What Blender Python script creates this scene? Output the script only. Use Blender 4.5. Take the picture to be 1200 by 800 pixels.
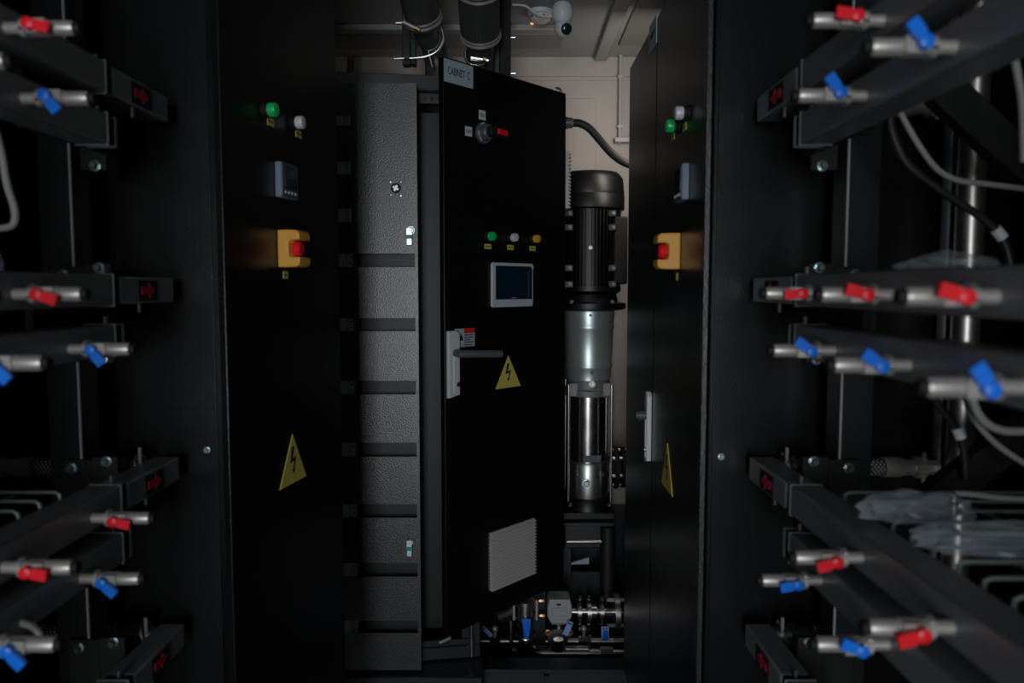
import bpy, bmesh, math, random
from mathutils import Vector, Matrix
random.seed(7)
PI = math.pi
for o in list(bpy.data.objects): bpy.data.objects.remove(o, do_unlink=True)
SC = bpy.context.scene
COL = SC.collection

# ------------------------------------------------------------------ camera
CAMZ = 1.50
PITCH = math.radians(4.07)
FPX = 885.0
cam = bpy.data.cameras.new('camera')
cam.lens = FPX / 1200 * 36.0
cam.sensor_width = 36.0
cam.clip_start = 0.02
cam.dof.use_dof = True
cam.dof.focus_distance = 2.45
cam.dof.aperture_fstop = 3.2
camo = bpy.data.objects.new('camera', cam)
COL.objects.link(camo)
camo.location = (0, 0, CAMZ)
camo.rotation_euler = (PI / 2 - PITCH, 0, 0)
SC.camera = camo

# ------------------------------------------------------------------ world, lights, exposure
w = bpy.data.worlds.new('world'); SC.world = w
w.use_nodes = True
w.node_tree.nodes['Background'].inputs[0].default_value = (0.55, 0.68, 0.80, 1)
w.node_tree.nodes['Background'].inputs[1].default_value = 0.25
SC.view_settings.view_transform = 'Standard'
SC.view_settings.look = 'None'
SC.view_settings.gamma = 1.0
SC.view_settings.use_curve_mapping = False
SC.view_settings.exposure = 0.0


def area(name, loc, target, sx, sy, power, color):
    l = bpy.data.lights.new(name, 'AREA')
    l.shape = 'RECTANGLE'; l.size = sx; l.size_y = sy
    l.energy = power; l.color = color
    o = bpy.data.objects.new(name, l); COL.objects.link(o)
    o.location = loc
    o.rotation_euler = (Vector(target) - Vector(loc)).to_track_quat('-Z', 'Y').to_euler()
    return o


# daylight through the open container door at the far end of the aisle, behind the viewer
area('door_daylight', (-0.36, -3.12, 1.30), (-0.36, 3.0, 1.30), 0.86, 1.9, 80, (0.92, 0.96, 1.0))
# wall-washing work lamp of the pump bay, standing behind the closed side cabinet
area('bay_lamp', (0.58, 2.97, 2.15), (0.56, 3.70, 2.05), 0.14, 0.40, 2.6, (1.0, 0.88, 0.79))


# ------------------------------------------------------------------ projection helpers
def ray(px, py):
    u = (px - 600) / FPX; v = (400 - py) / FPX
    return Vector((u, math.cos(PITCH) + v * math.sin(PITCH), -math.sin(PITCH) + v * math.cos(PITCH)))


def at(px, py, d):
    r = ray(px, py)
    return Vector((0, 0, CAMZ)) + r * (d / r.y)


def zat(py, d):
    return at(600, py, d).z


class Frame:
    """A panel plane: u to the right as seen from its front, y inwards, z up."""
    def __init__(self, ox, oy, oz, ang):
        self.o = Vector((ox, oy, oz))
        self.M = Matrix.Translation(self.o) @ Matrix.Rotation(ang, 4, 'Z')
        self.inv = self.M.inverted()

    def pin(self, px, py):
        r = self.inv.to_3x3() @ ray(px, py)
        c = self.inv @ Vector((0, 0, CAMZ))
        p = c - r * (c.y / r.y)
        return p.x, p.z


# ------------------------------------------------------------------ materials
def mat(name, col, rough=0.5, metal=0.0, bump=0.0, bscale=400.0, var=0.0, vscale=6.0, emit=None, estr=0.0, coat=0.0, spec=0.5, rvar=0.0):
    m = bpy.data.materials.new(name); m.use_nodes = True
    nt = m.node_tree; b = nt.nodes['Principled BSDF']
    b.inputs['Base Color'].default_value = (*col, 1)
    b.inputs['Roughness'].default_value = rough
    b.inputs['Metallic'].default_value = metal
    b.inputs['Specular IOR Level'].default_value = spec
    b.inputs['Coat Weight'].default_value = coat
    tc = nt.nodes.new('ShaderNodeTexCoord')
    if bump > 0:
        n = nt.nodes.new('ShaderNodeTexNoise'); n.inputs['Scale'].default_value = bscale; n.inputs['Detail'].default_value = 2
        nt.links.new(tc.outputs['Object'], n.inputs['Vector'])
        bp = nt.nodes.new('ShaderNodeBump'); bp.inputs['Strength'].default_value = bump; bp.inputs['Distance'].default_value = 0.001
        nt.links.new(n.outputs['Fac'], bp.inputs['Height']); nt.links.new(bp.outputs['Normal'], b.inputs['Normal'])
    if var > 0 or rvar > 0:
        n = nt.nodes.new('ShaderNodeTexNoise'); n.inputs['Scale'].default_value = vscale; n.inputs['Detail'].default_value = 5
        nt.links.new(tc.outputs['Object'], n.inputs['Vector'])
        if var > 0:
            r = nt.nodes.new('ShaderNodeValToRGB')
            r.color_ramp.elements[0].position = 0.3; r.color_ramp.elements[1].position = 0.7
            r.color_ramp.elements[0].color = (*[c * (1 - var) for c in col], 1)
            r.color_ramp.elements[1].color = (*[min(1, c * (1 + var)) for c in col], 1)
            nt.links.new(n.outputs['Fac'], r.inputs['Fac']); nt.links.new(r.outputs['Color'], b.inputs['Base Color'])
        if rvar > 0:
            mr = nt.nodes.new('ShaderNodeMapRange')
            mr.inputs['To Min'].default_value = max(0.02, rough - rvar); mr.inputs['To Max'].default_value = rough + rvar
            nt.links.new(n.outputs['Fac'], mr.inputs['Value']); nt.links.new(mr.outputs['Result'], b.inputs['Roughness'])
    if emit:
        b.inputs['Emission Color'].default_value = (*emit, 1); b.inputs['Emission Strength'].default_value = estr
    return m


def braid_mat():
    m = mat('steel_braid', (0.55, 0.55, 0.54), 0.35, 0.3)
    nt = m.node_tree; b = nt.nodes['Principled BSDF']; tc = nt.nodes.new('ShaderNodeTexCoord')
    prev = None
    for ang in (0.7, -0.7):
        mp = nt.nodes.new('ShaderNodeMapping'); mp.inputs['Rotation'].default_value = (0, ang, 0)
        wv = nt.nodes.new('ShaderNodeTexWave'); wv.inputs['Scale'].default_value = 55; wv.bands_direction = 'X'
        nt.links.new(tc.outputs['Object'], mp.inputs['Vector']); nt.links.new(mp.outputs['Vector'], wv.inputs['Vector'])
        if prev is None: prev = wv
        else:
            mx = nt.nodes.new('ShaderNodeMath'); mx.operation = 'MULTIPLY'
            nt.links.new(prev.outputs['Fac'], mx.inputs[0]); nt.links.new(wv.outputs['Fac'], mx.inputs[1])
    r = nt.nodes.new('ShaderNodeValToRGB')
    r.color_ramp.elements[0].position = 0.2; r.color_ramp.elements[1].position = 0.45
    r.color_ramp.elements[0].color = (0.02, 0.02, 0.02, 1); r.color_ramp.elements[1].color = (0.7, 0.7, 0.68, 1)
    nt.links.new(mx.outputs[0], r.inputs['Fac']); nt.links.new(r.outputs['Color'], b.inputs['Base Color'])
    return m


def plastic_mat():
    m = bpy.data.materials.new('clear_plastic'); m.use_nodes = True
    nt = m.node_tree; out = nt.nodes['Material Output']; b = nt.nodes['Principled BSDF']
    b.inputs['Base Color'].default_value = (0.45, 0.52, 0.58, 1); b.inputs['Roughness'].default_value = 0.25
    t = nt.nodes.new('ShaderNodeBsdfTransparent'); mx = nt.nodes.new('ShaderNodeMixShader'); mx.inputs[0].default_value = 0.26
    nt.links.new(t.outputs[0], mx.inputs[1]); nt.links.new(b.outputs[0], mx.inputs[2]); nt.links.new(mx.outputs[0], out.inputs['Surface'])
    return m


M = dict(
    black=mat('black_powder_coat', (0.0045, 0.0047, 0.0052), 0.31, bump=0.35, bscale=420, rvar=0.05, vscale=3),
    partition=mat('partition_black_paint', (0.003, 0.0033, 0.0038), 0.30, bump=0.25, bscale=420),
    black_fine=mat('black_smooth_paint', (0.0030, 0.0032, 0.0035), 0.42, bump=0.1, bscale=500),
    panel=mat('textured_black_panel', (0.012, 0.012, 0.0125), 0.33, spec=0.9, bump=0.8, bscale=260),
    frame=mat('frame_black_paint', (0.010, 0.011, 0.012), 0.40, bump=0.2, bscale=400),
    beam=mat('beam_dark_grey_paint', (0.155, 0.16, 0.168), 0.36, bump=0.12, bscale=300, rvar=0.06, vscale=9),
    matte=mat('matte_black', (0.004, 0.004, 0.004), 0.7),
    rubber=mat('black_rubber', (0.012, 0.012, 0.012), 0.55),
    hose=mat('ribbed_black_hose', (0.055, 0.056, 0.056), 0.42, rvar=0.1, vscale=12),
    wall=mat('beige_wall_paint', (0.40, 0.375, 0.35), 0.6, var=0.08, vscale=2.5),
    ceil=mat('grey_ceiling_panel', (0.30, 0.32, 0.32), 0.5, var=0.06, vscale=2),
    ceil_dark=mat('ceiling_trim_grey', (0.20, 0.21, 0.21), 0.5),
    fascia=mat('fascia_dark_grey', (0.03, 0.032, 0.033), 0.5),
    floor=mat('dark_steel_floor', (0.02, 0.024, 0.028), 0.5, var=0.3, vscale=10),
    skid=mat('skid_blue_black_paint', (0.016, 0.021, 0.026), 0.4, var=0.2, vscale=8),
    inox=mat('stainless_steel', (0.62, 0.61, 0.59), 0.24, 1.0, rvar=0.08, vscale=20),
    polished=mat('polished_stainless', (0.74, 0.69, 0.65), 0.36, 1.0, rvar=0.06, vscale=7),
    brushed=mat('brushed_steel', (0.50, 0.50, 0.49), 0.36, 1.0, rvar=0.05, vscale=30),
    galv=mat('galvanised_guard', (0.60, 0.68, 0.67), 0.36, 0.70, var=0.08, vscale=14),
    cast=mat('grey_cast_iron', (0.22, 0.22, 0.22), 0.5, 0.3, var=0.15, vscale=30),
    zinc=mat('zinc_bolt', (0.60, 0.72, 0.75), 0.3, 1.0),
    nickel=mat('nickel_brass', (0.52, 0.49, 0.46), 0.38, 0.55),
    brass=mat('copper_brass', (0.62, 0.36, 0.18), 0.35, 1.0),
    red=mat('red_plastic', (0.88, 0.012, 0.024), 0.38),
    blue=mat('blue_plastic', (0.005, 0.19, 0.86), 0.38),
    arrow=mat('red_arrow_print', (0.55, 0.01, 0.05), 0.5),
    yellow=mat('yellow_sign', (0.68, 0.55, 0.11), 0.5),
    orange=mat('yellow_shroud_plastic', (0.80, 0.40, 0.07), 0.42),
    green=mat('green_lens', (0.01, 0.42, 0.10), 0.25, emit=(0.0, 0.5, 0.1), estr=0.06),
    white_lens=mat('white_lens', (0.62, 0.62, 0.66), 0.25),
    amber=mat('amber_lens', (0.75, 0.38, 0.06), 0.25),
    tag=mat('yellow_tag', (0.62, 0.50, 0.12), 0.5),
    print=mat('black_print', (0.01, 0.01, 0.01), 0.6),
    redprint=mat('red_print', (0.70, 0.02, 0.03), 0.5),
    plate=mat('grey_name_plate', (0.36, 0.45, 0.49), 0.45),
    wplate=mat('white_tag', (0.60, 0.63, 0.63), 0.5),
    handle=mat('light_grey_handle_plate', (0.62, 0.67, 0.66), 0.4),
    lever=mat('grey_lever', (0.09, 0.10, 0.11), 0.4),
    bezel=mat('light_grey_bezel', (0.55, 0.58, 0.62), 0.4),
    meter=mat('blue_grey_meter', (0.17, 0.23, 0.30), 0.4),
    screen=mat('dark_screen', (0.004, 0.022, 0.040), 0.12),
    vent=mat('grey_vent_plastic', (0.58, 0.57, 0.54), 0.5),
    white=mat('white_plastic', (0.72, 0.73, 0.74), 0.4),
    grey=mat('grey_plastic', (0.40, 0.41, 0.42), 0.45),
    terminal=mat('terminal_grey', (0.38, 0.38, 0.38), 0.5),
    duct=mat('duct_gloss_black', (0.006, 0.006, 0.007), 0.46, spec=0.45, bump=0.2),
    pad=mat('dark_green_pad', (0.006, 0.045, 0.032), 0.5),
    cable=mat('grey_cable', (0.34, 0.33, 0.32), 0.5),
    bluetag=mat('pale_blue_tag', (0.25, 0.42, 0.80), 0.5),
    teal=mat('teal_band', (0.02, 0.30, 0.30), 0.5),
    wire=mat('zinc_wire', (0.30, 0.34, 0.33), 0.4, 0.7),
    warm=mat('warm_indicator', (0.9, 0.4, 0.2), 0.4, emit=(1.0, 0.45, 0.2), estr=0.8),
    braid=braid_mat(), clear=plastic_mat(),
)


# ------------------------------------------------------------------ mesh helpers
class MB:
    def __init__(self, M0=None):
        self.bm = bmesh.new(); self.T = M0 or Matrix.Identity(4)

    def _add(self, verts, faces):
        vs = [self.bm.verts.new(self.T @ Vector(v)) for v in verts]
        for f in faces:
            try: self.bm.faces.new([vs[i] for i in f])
            except ValueError: pass
        return self

    def box(self, x0, x1, y0, y1, z0, z1):
        v = [(x, y, z) for x in (x0, x1) for y in (y0, y1) for z in (z0, z1)]
        return self._add(v, [(0, 1, 3, 2), (4, 6, 7, 5), (0, 4, 5, 1), (2, 3, 7, 6), (0, 2, 6, 4), (1, 5, 7, 3)])

    def cbox(self, c, s):
        return self.box(c[0] - s[0] / 2, c[0] + s[0] / 2, c[1] - s[1] / 2, c[1] + s[1] / 2, c[2] - s[2] / 2, c[2] + s[2] / 2)

    def lathe(self, p, axis, prof, n=20, cap=True):
        """prof: (radius, distance along the axis)."""
        a = Vector(axis).normalized(); p = Vector(p)
        e = a.orthogonal().normalized(); f = a.cross(e)
        v = []
        for r, h in prof:
            for k in range(n):
                t = 2 * PI * (k + .5) / n
                v.append(p + a * h + (e * math.cos(t) + f * math.sin(t)) * r)
        F = []
        for i in range(len(prof) - 1):
            for k in range(n):
                k2 = (k + 1) % n
                F.append((i * n + k, i * n + k2, (i + 1) * n + k2, (i + 1) * n + k))
        if cap:
            F.append(tuple(range(n))); F.append(tuple((len(prof) - 1) * n + k for k in range(n)))
        return self._add(v, F)

    def cyl(self, p0, p1, r, n=16, r1=None):
        p0 = Vector(p0); p1 = Vector(p1)
        return self.lathe(p0, p1 - p0, [(r, 0), (r if r1 is None else r1, (p1 - p0).length)], n)

    def prism(self, poly, y0, y1):
        """A polygon in local x, z, thick from y0 to y1."""
        n = len(poly)
        v = [(x, y0, z) for x, z in poly] + [(x, y1, z) for x, z in poly]
        F = [tuple(range(n)), tuple(range(n, 2 * n))] + [(i, (i + 1) % n, n + (i + 1) % n, n + i) for i in range(n)]
        return self._add(v, F)

    def tube(self, pts, r, n=10, smooth=True, cap=True):
        P = [Vector(p) for p in pts]
        if smooth: P = spline(P)
        v = []; F = []
        up = None
        for i, p in enumerate(P):
            d = (P[min(i + 1, len(P) - 1)] - P[max(i - 1, 0)]).normalized()
            if up is None: up = d.orthogonal().normalized()
            up = (up - d * up.dot(d)).normalized(); s = d.cross(up)
            for k in range(n):
                t = 2 * PI * k / n
                v.append(p + (up * math.cos(t) + s * math.sin(t)) * r)
        for i in range(len(P) - 1):
            for k in range(n):
                k2 = (k + 1) % n
                F.append((i * n + k, i * n + k2, (i + 1) * n + k2, (i + 1) * n + k))
        if cap: F.append(tuple(range(n))); F.append(tuple((len(P) - 1) * n + k for k in range(n)))
        return self._add(v, F)

    def torus(self, c, axis, R, r, n=28, m=8, a0=0.0, a1=2 * PI, ref=None):
        a = Vector(axis).normalized(); c = Vector(c)
        e = (Vector(ref) - a * a.dot(Vector(ref))).normalized() if ref else a.orthogonal().normalized(); f = a.cross(e)
        full = abs(a1 - a0 - 2 * PI) < 1e-6
        cnt = n if full else n + 1
        v = []; F = []
        for i in range(cnt):
            t = a0 + (a1 - a0) * i / n
            d = e * math.cos(t) + f * math.sin(t)
            for k in range(m):
                s = 2 * PI * k / m
                v.append(c + d * (R + r * math.cos(s)) + a * r * math.sin(s))
        for i in range(n):
            i2 = (i + 1) % cnt
            for k in range(m):
                k2 = (k + 1) % m
                F.append((i * m + k, i * m + k2, i2 * m + k2, i2 * m + k))
        return self._add(v, F)

    def sphere(self, c, r, n=18, sq=(1, 1, 1)):
        c = Vector(c); prof = []
        v = []; F = []
        mm = n // 2
        for i in range(mm + 1):
            t = PI * i / mm
            for k in range(n):
                s = 2 * PI * k / n
                v.append(c + Vector((r * sq[0] * math.sin(t) * math.cos(s), r * sq[1] * math.sin(t) * math.sin(s), r * sq[2] * math.cos(t))))
        for i in range(mm):
            for k in range(n):
                k2 = (k + 1) % n
                F.append((i * n + k, i * n + k2, (i + 1) * n + k2, (i + 1) * n + k))
        self._add(v, F)
        bmesh.ops.remove_doubles(self.bm, verts=self.bm.verts[:], dist=1e-6)
        return self

    def mesh(self, name, m):
        bmesh.ops.recalc_face_normals(self.bm, faces=self.bm.faces[:])
        me = bpy.data.meshes.new(name); self.bm.to_mesh(me); self.bm.free()
        for p in me.polygons: p.use_smooth = True
        me.set_sharp_from_angle(angle=0.6)
        me.materials.append(M[m]); return me

    def build(self, name, m, parent=None, bevel=0.0, seg=1, **props):
        return link(name, self.mesh(name, m), parent, bevel=bevel, seg=seg, **props)


ROOTM = {}


def link(name, me, parent=None, world=None, bevel=0.0, seg=1, **props):
    o = bpy.data.objects.new(name, me); COL.objects.link(o)
    wm = world or Matrix.Identity(4)
    if parent is not None:
        o.parent = parent
        o.matrix_parent_inverse = ROOTM.get(parent.name, Matrix.Identity(4)).inverted()
    o.matrix_basis = wm
    ROOTM[o.name] = wm.copy()
    if bevel > 0:
        b = o.modifiers.new('bevel', 'BEVEL'); b.width = bevel; b.segments = seg; b.limit_method = 'ANGLE'; b.angle_limit = 0.6
        b.harden_normals = False
    for k, v in props.items(): o[k] = v
    return o


def thing(name, label, cat, loc=(0, 0, 0), group=None):
    o = bpy.data.objects.new(name, None); COL.objects.link(o); o.empty_display_size = 0.05
    o.location = loc; ROOTM[o.name] = Matrix.Translation(Vector(loc))
    o['label'] = label; o['category'] = cat
    if group: o['group'] = group
    return o


def struct(o): o['kind'] = 'structure'; return o


def spline(P, k=7):
    if len(P) < 3: return P
    Q = [P[0] * 2 - P[1]] + P + [P[-1] * 2 - P[-2]]
    out = []
    for i in range(1, len(Q) - 2):
        a, b, c, d = Q[i - 1:i + 3]
        for j in range(k):
            t = j / k
            out.append(0.5 * ((2 * b) + (c - a) * t + (2 * a - 5 * b + 4 * c - d) * t * t + (3 * b - a - 3 * c + d) * t ** 3))
    out.append(P[-1]); return out


def rrect(w, h, r, n=4):
    out = []
    for cx, cz, a in ((w / 2 - r, h / 2 - r, 0), (-w / 2 + r, h / 2 - r, PI / 2), (-w / 2 + r, -h / 2 + r, PI), (w / 2 - r, -h / 2 + r, 1.5 * PI)):
        for i in range(n + 1):
            t = a + PI / 2 * i / n
            out.append((cx + r * math.cos(t), cz + r * math.sin(t)))
    return out


def off(poly, x, z): return [(a + x, b + z) for a, b in poly]


def text(name, s, size, fr, u, h, y, m, parent, sx=1.0, rot=0.0, fit=None):
    cu = bpy.data.curves.new(name, 'FONT'); cu.body = s; cu.size = size; cu.align_x = 'CENTER'; cu.align_y = 'CENTER'; cu.extrude = 0.0003
    ob = bpy.data.objects.new(name, cu); COL.objects.link(ob)
    dg = bpy.context.evaluated_depsgraph_get(); dg.update()
    me = bpy.data.meshes.new_from_object(ob.evaluated_get(dg))
    bpy.data.objects.remove(ob, do_unlink=True)
    if fit:
        xs = [v.co.x for v in me.vertices]; sx = fit / (max(xs) - min(xs))
    T = fr.M @ Matrix.Translation((u, y, h)) @ Matrix.Rotation(PI / 2, 4, 'X') @ Matrix.Rotation(rot, 4, 'Z') @ Matrix.Diagonal((sx, 1, 1, 1))
    me.transform(T); me.materials.clear(); me.materials.append(M[m])
    return link(name, me, parent)


def bolt(mb, p, axis, r=0.008, h=0.006):
    """A hexagon bolt head on a washer."""
    mb.lathe(p, axis, [(r * 1.35, 0), (r * 1.35, h * .25)], 12)
    mb.lathe(Vector(p) + Vector(axis).normalized() * h * .25, axis, [(r, 0), (r, h * .7), (r * .8, h)], 6)
    return mb


# ================================================================== the setting
WL, WR, YB, YF, CEIL = -1.27, 1.08, 3.70, -3.10, 2.60
struct(MB().box(WL, WR, YF, YB, -0.05, 0.0).build('floor', 'floor'))
struct(MB().box(WL, WR, YF, YB, CEIL, CEIL + .05).build('ceiling', 'ceil'))
wb = struct(MB().box(WL - .05, WR + .05, YB, YB + .05, -.05, CEIL + .05).build('wall_back', 'wall'))
struct(MB().box(WL - .05, WL, YF, YB, -.05, CEIL + .05).build('wall_left', 'wall'))
struct(MB().box(WR, WR + .05, YF, YB, -.05, CEIL + .05).build('wall_right', 'wall'))
struct(MB().box(.67, .70, 2.50, YB, 0, CEIL).build('wall_bay_blocker', 'matte'))  # unseen black sheet, added so the cabinet doors reflect dark
struct(MB().box(WL, .67, 3.60, YB, 0, zat(597, 3.6)).build('baseboard_back', 'skid'))
# unseen solid blocks for rack contents, added to shade the partition panels
struct(MB().box(WL, -.70, YF, .50, 0, CEIL).build('wall_blocker_left', 'matte'))
struct(MB().box(.57, WR, YF, .30, 0, CEIL).build('wall_blocker_right', 'matte'))
m = MB()
m.box(WL, -.80, YF - .05, YF, 0, CEIL); m.box(.08, WR, YF - .05, YF, 0, CEIL); m.box(-.80, .08, YF - .05, YF, 2.3, CEIL)
struct(m.build('wall_front', 'wall'))
# horizontal rib and a shallow hatch on the back wall
zr = zat(93, YB)
struct(MB().box(WL, WR, YB - .008, YB, zr - .006, zr + .012).build('trim_1', 'wall', bevel=.003))
m = MB(Matrix.Translation((at(672, 160, YB).x, YB, zat(160, YB))))
m.prism(rrect(.22, .36, .03), -.006, 0)
struct(m.build('trim_2', 'wall', bevel=.003))
m = MB(); m.box(at(415, 60, YB).x, at(424, 60, YB).x, YB - .02, YB, 1.6, CEIL - .005)
struct(m.build('trim_3', 'ceil_dark', bevel=.002))
# ceiling rails
for i, (x0, x1, y0, y1, mm) in enumerate(((.39, .45, 2.7, YB - .02, 'ceil'), (WL, .225, 3.24, 3.30, 'ceil'), (WL, .225, 3.33, 3.52, 'ceil_dark'))):
    struct(MB().box(x0, x1, y0, y1, CEIL - .025 + .008 * (i == 2), CEIL).build('trim_%d' % (i + 4), mm, bevel=.004))
struct(MB().box(.48, .67, 2.6, 3.50, CEIL - .012, CEIL).build('trim_7', 'ceil_dark', bevel=.003))


# black partition panels that close the racks off from the cabinets
def partition(name, x0, x1, edge):
    o = MB().box(x0, x1, 1.44, 1.452, .0, CEIL).build(name, 'partition', bevel=.0015, seg=2)
    struct(o)
    e0 = x1 - .004 if edge > 0 else x0 - .0
    m = MB().box(e0, e0 + .004, 1.452, 1.475, 0, CEIL)
    m.build('return_flange', 'black', o)
    return o


PL = partition('wall_partition_left', WL, -.568, 1)
PR = partition('wall_partition_right', .386, WR, -1)
for par, px, py in ((PL, 242.5, 527), (PR, 845, 535)):
    p = at(px, py, 1.44)
    bolt(MB(), p, (0, -1, 0), .0048, .005).build('bolt', 'zinc', par)
struct(MB().box(WL, -.575, 1.48, 2.06, 2.31, CEIL).build('wall_fascia_left', 'fascia'))
struct(MB().box(.40, WR, 1.48, 2.055, 2.225, CEIL).build('wall_fascia_right', 'fascia'))


# ================================================================== shared panel details
def tri_sign(fr, u, h, side, parent):
    hh = side * .866
    s = MB(fr.M).prism([(u - side / 2, h - hh / 2), (u + side / 2, h - hh / 2), (u, h + hh / 2)], -.0015, 0.0).build('warning_sign', 'yellow', parent)
    s['label'] = 'yellow triangular sign with a black lightning bolt'
    k = side
    b = [(-.055, .20), (.035, .20), (-.03, -.015), (.10, .015), (.03, -.19), (.062, -.185), (.005, -.285), (-.045, -.20), (-.008, -.195), (.025, -.05), (-.115, -.085)]
    m = MB(fr.M).prism([(u + x * k, h + (z + .02) * k) for x, z in b], -.0021, -.0014)
    m.build('lightning_bolt', 'print', s)
    return s


def pilot(fr, u, h, lens, parent, r=.0145, tagw=.034, tagdz=-.036, tagdu=0.0):
    c = (u, 0, h)
    base = MB(fr.M); base.lathe(c, (0, -1, 0), [(r * 1.12, 0), (r * 1.12, .004), (r * .98, .006), (r * .98, .012)], 24)
    b = base.build('pilot_light', 'matte', parent)
    MB(fr.M).lathe((u, -.012, h), (0, -1, 0), [(r * .9, 0), (r, .002), (r, .013), (r * .9, .017), (r * .5, .0185), (.001, .019)], 24).build('lens', lens, b)
    if tagw:
        t = MB(fr.M).box(u + tagdu - tagw / 2, u + tagdu + tagw / 2, -.0012, 0, h + tagdz - .0085, h + tagdz + .0085).build('lamp_tag', 'tag', parent)
        MB(fr.M).box(u + tagdu - tagw * .36, u + tagdu + tagw * .36, -.0016, -.001, h + tagdz - .0012, h + tagdz + .0016).build('tag_print', 'print', t)
    return b


def estop(fr, u0, h, parent, dirn, w=.055, hh=.082, dep=.052):
    """Yellow emergency stop shroud: base block and two lips, open in front and at both sides, red mushroom button between."""
    ua, ub = sorted((u0, u0 + dirn * w))
    H = hh / 2; c = .010; g = .0185
    prof = [(0, -H), (0, H), (-.020, H), (-dep + .008, H - .001), (-dep + .002, H - .005), (-dep, H - .011), (-dep, g), (-.030, g), (-.026, g - .004), (-.026, -g + .004), (-.030, -g), (-dep, -g), (-dep, -H + .011), (-dep + .002, -H + .005), (-dep + .008, -H + .001), (-.020, -H)]
    m = MB(fr.M); n = len(prof)
    v = [(ua, y, h + z) for y, z in prof] + [(ub, y, h + z) for y, z in prof]
    m._add(v, [tuple(range(n)), tuple(range(n, 2 * n))] + [(i, (i + 1) % n, n + (i + 1) % n, n + i) for i in range(n)])
    b = m.build('emergency_stop', 'orange', parent, bevel=.0035, seg=2)
    b['label'] = 'yellow emergency stop shroud with a red button'
    uc = (ua + ub) / 2
    MB(fr.M).lathe((uc, -.026, h), (0, -1, 0), [(.009, 0), (.009, .002), (.0150, .003), (.0165, .006), (.0165, .015), (.013, .019), (.006, .020)], 24).build('stop_button', 'red', b)
    return b


def meter(fr, u, h, parent, s=.082):
    m = MB(fr.M); m.prism(off(rrect(s, s, .004), u, h), -.015, 0)
    b = m.build('panel_meter', 'meter', parent, bevel=.002, seg=2)
    MB(fr.M).prism(off(rrect(s * .94, s * .94, .004), u, h), -.0175, -.0145).build('face_plate', 'lever', b)
    MB(fr.M).prism(off(rrect(s * .66, s * .62, .003), u + .002, h + s * .07), -.0185, -.017).build('screen', 'screen', b)
    for k in range(4):
        MB(fr.M).box(u - s * .30 + k * s * .2 - .004, u - s * .30 + k * s * .2 + .004, -.0188, -.017, h - s * .38, h - s * .31).build('button', 'bezel', b)
    return b


def swing_handle(fr, u, h, hgt, wid, parent, lever_out, lever_len):
    """Light grey handle plate with a raised edge and a dark round lever."""
    m = MB(fr.M); m.prism([(u - wid / 2, h - hgt / 2), (u + wid / 2, h - hgt / 2 + .008), (u + wid / 2, h + hgt / 2 - .012), (u + wid / 2 - .012, h + hgt / 2), (u - wid / 2, h + hgt / 2)], -.014, 0)
    b = m.build('door_handle', 'handle', parent, bevel=.003, seg=2)
    m = MB(fr.M); m.box(u - wid * .10, u + wid * .32, -.017, -.013, h - hgt * .42, h + hgt * .20)
    m.build('handle_recess', 'handle', b, bevel=.0015)
    m = MB(fr.M); m.lathe((u + .012, -.016, h - hgt * .30), (0, -1, 0), [(.008, 0), (.008, .004), (.005, .005)], 16)
    m.build('key_lock', 'brushed', b)
    zl = h + hgt * .17
    m = MB(fr.M)
    m.lathe((u + .004, -.014, zl), (0, -1, 0), [(.013, 0), (.013, .022)], 20)
    if lever_len > 0:
        p0 = Vector((u - .008, -.042, zl)); p1 = p0 + Vector((lever_len, -lever_out, -.006))
        m.lathe(p0, p1 - p0, [(.011, 0), (.013, .004), (.013, lever_len * .5), (.0125, (p1 - p0).length)], 18)
    else:
        m.lathe((u + .004, -.036, zl), (0, -1, 0), [(.010, 0), (.010, .006)], 16)
    m.build('lever', 'lever', b)
    return b


def eyebolt(p, parent):
    m = MB(); p = Vector(p)
    m.lathe(p, (0, 0, 1), [(.012, 0), (.012, .006), (.006, .008), (.006, .016)], 14)
    m.torus(p + Vector((0, 0, .032)), (0.35, 1, 0), .017, .0045, 24, 8)
    return m.build('eye_bolt', 'brushed', parent)


# ================================================================== cabinet with the open door
CX0, CX1, CY0, CY1, CZ0, CZ1 = -.43, .206, 2.945, 3.13, .330, 2.225
cab = thing('control_cabinet', 'black control cabinet with a touchscreen on its open door and a name plate', 'cabinet', (-.11, 3.04, CZ0))
m = MB(); t = .012
m.box(CX0, CX0 + t, CY0, CY1, CZ0, CZ1); m.box(CX1 - t, CX1, CY0, CY1, CZ0, CZ1)
m.box(CX0 + t, CX1 - t, CY0, CY1, CZ0, CZ0 + t); m.box(CX0 + t, CX1 - t, CY0, CY1, CZ1 - t, CZ1); m.box(CX0 + t, CX1 - t, CY1 - t, CY1, CZ0 + t, CZ1 - t)
m.build('body', 'black_fine', cab, bevel=.001)
for lx in (.075, -.36):
    MB().box(lx, lx + .06, 2.946, 2.980, 0.0, CZ0).build('leg', 'skid', cab, bevel=.002)
m = MB(); m.prism([(-.02, CZ0 - .002), (.075, CZ0 - .002), (.075, CZ0 - .09)], 2.98, 2.99); m.build('gusset', 'skid', cab)
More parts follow.
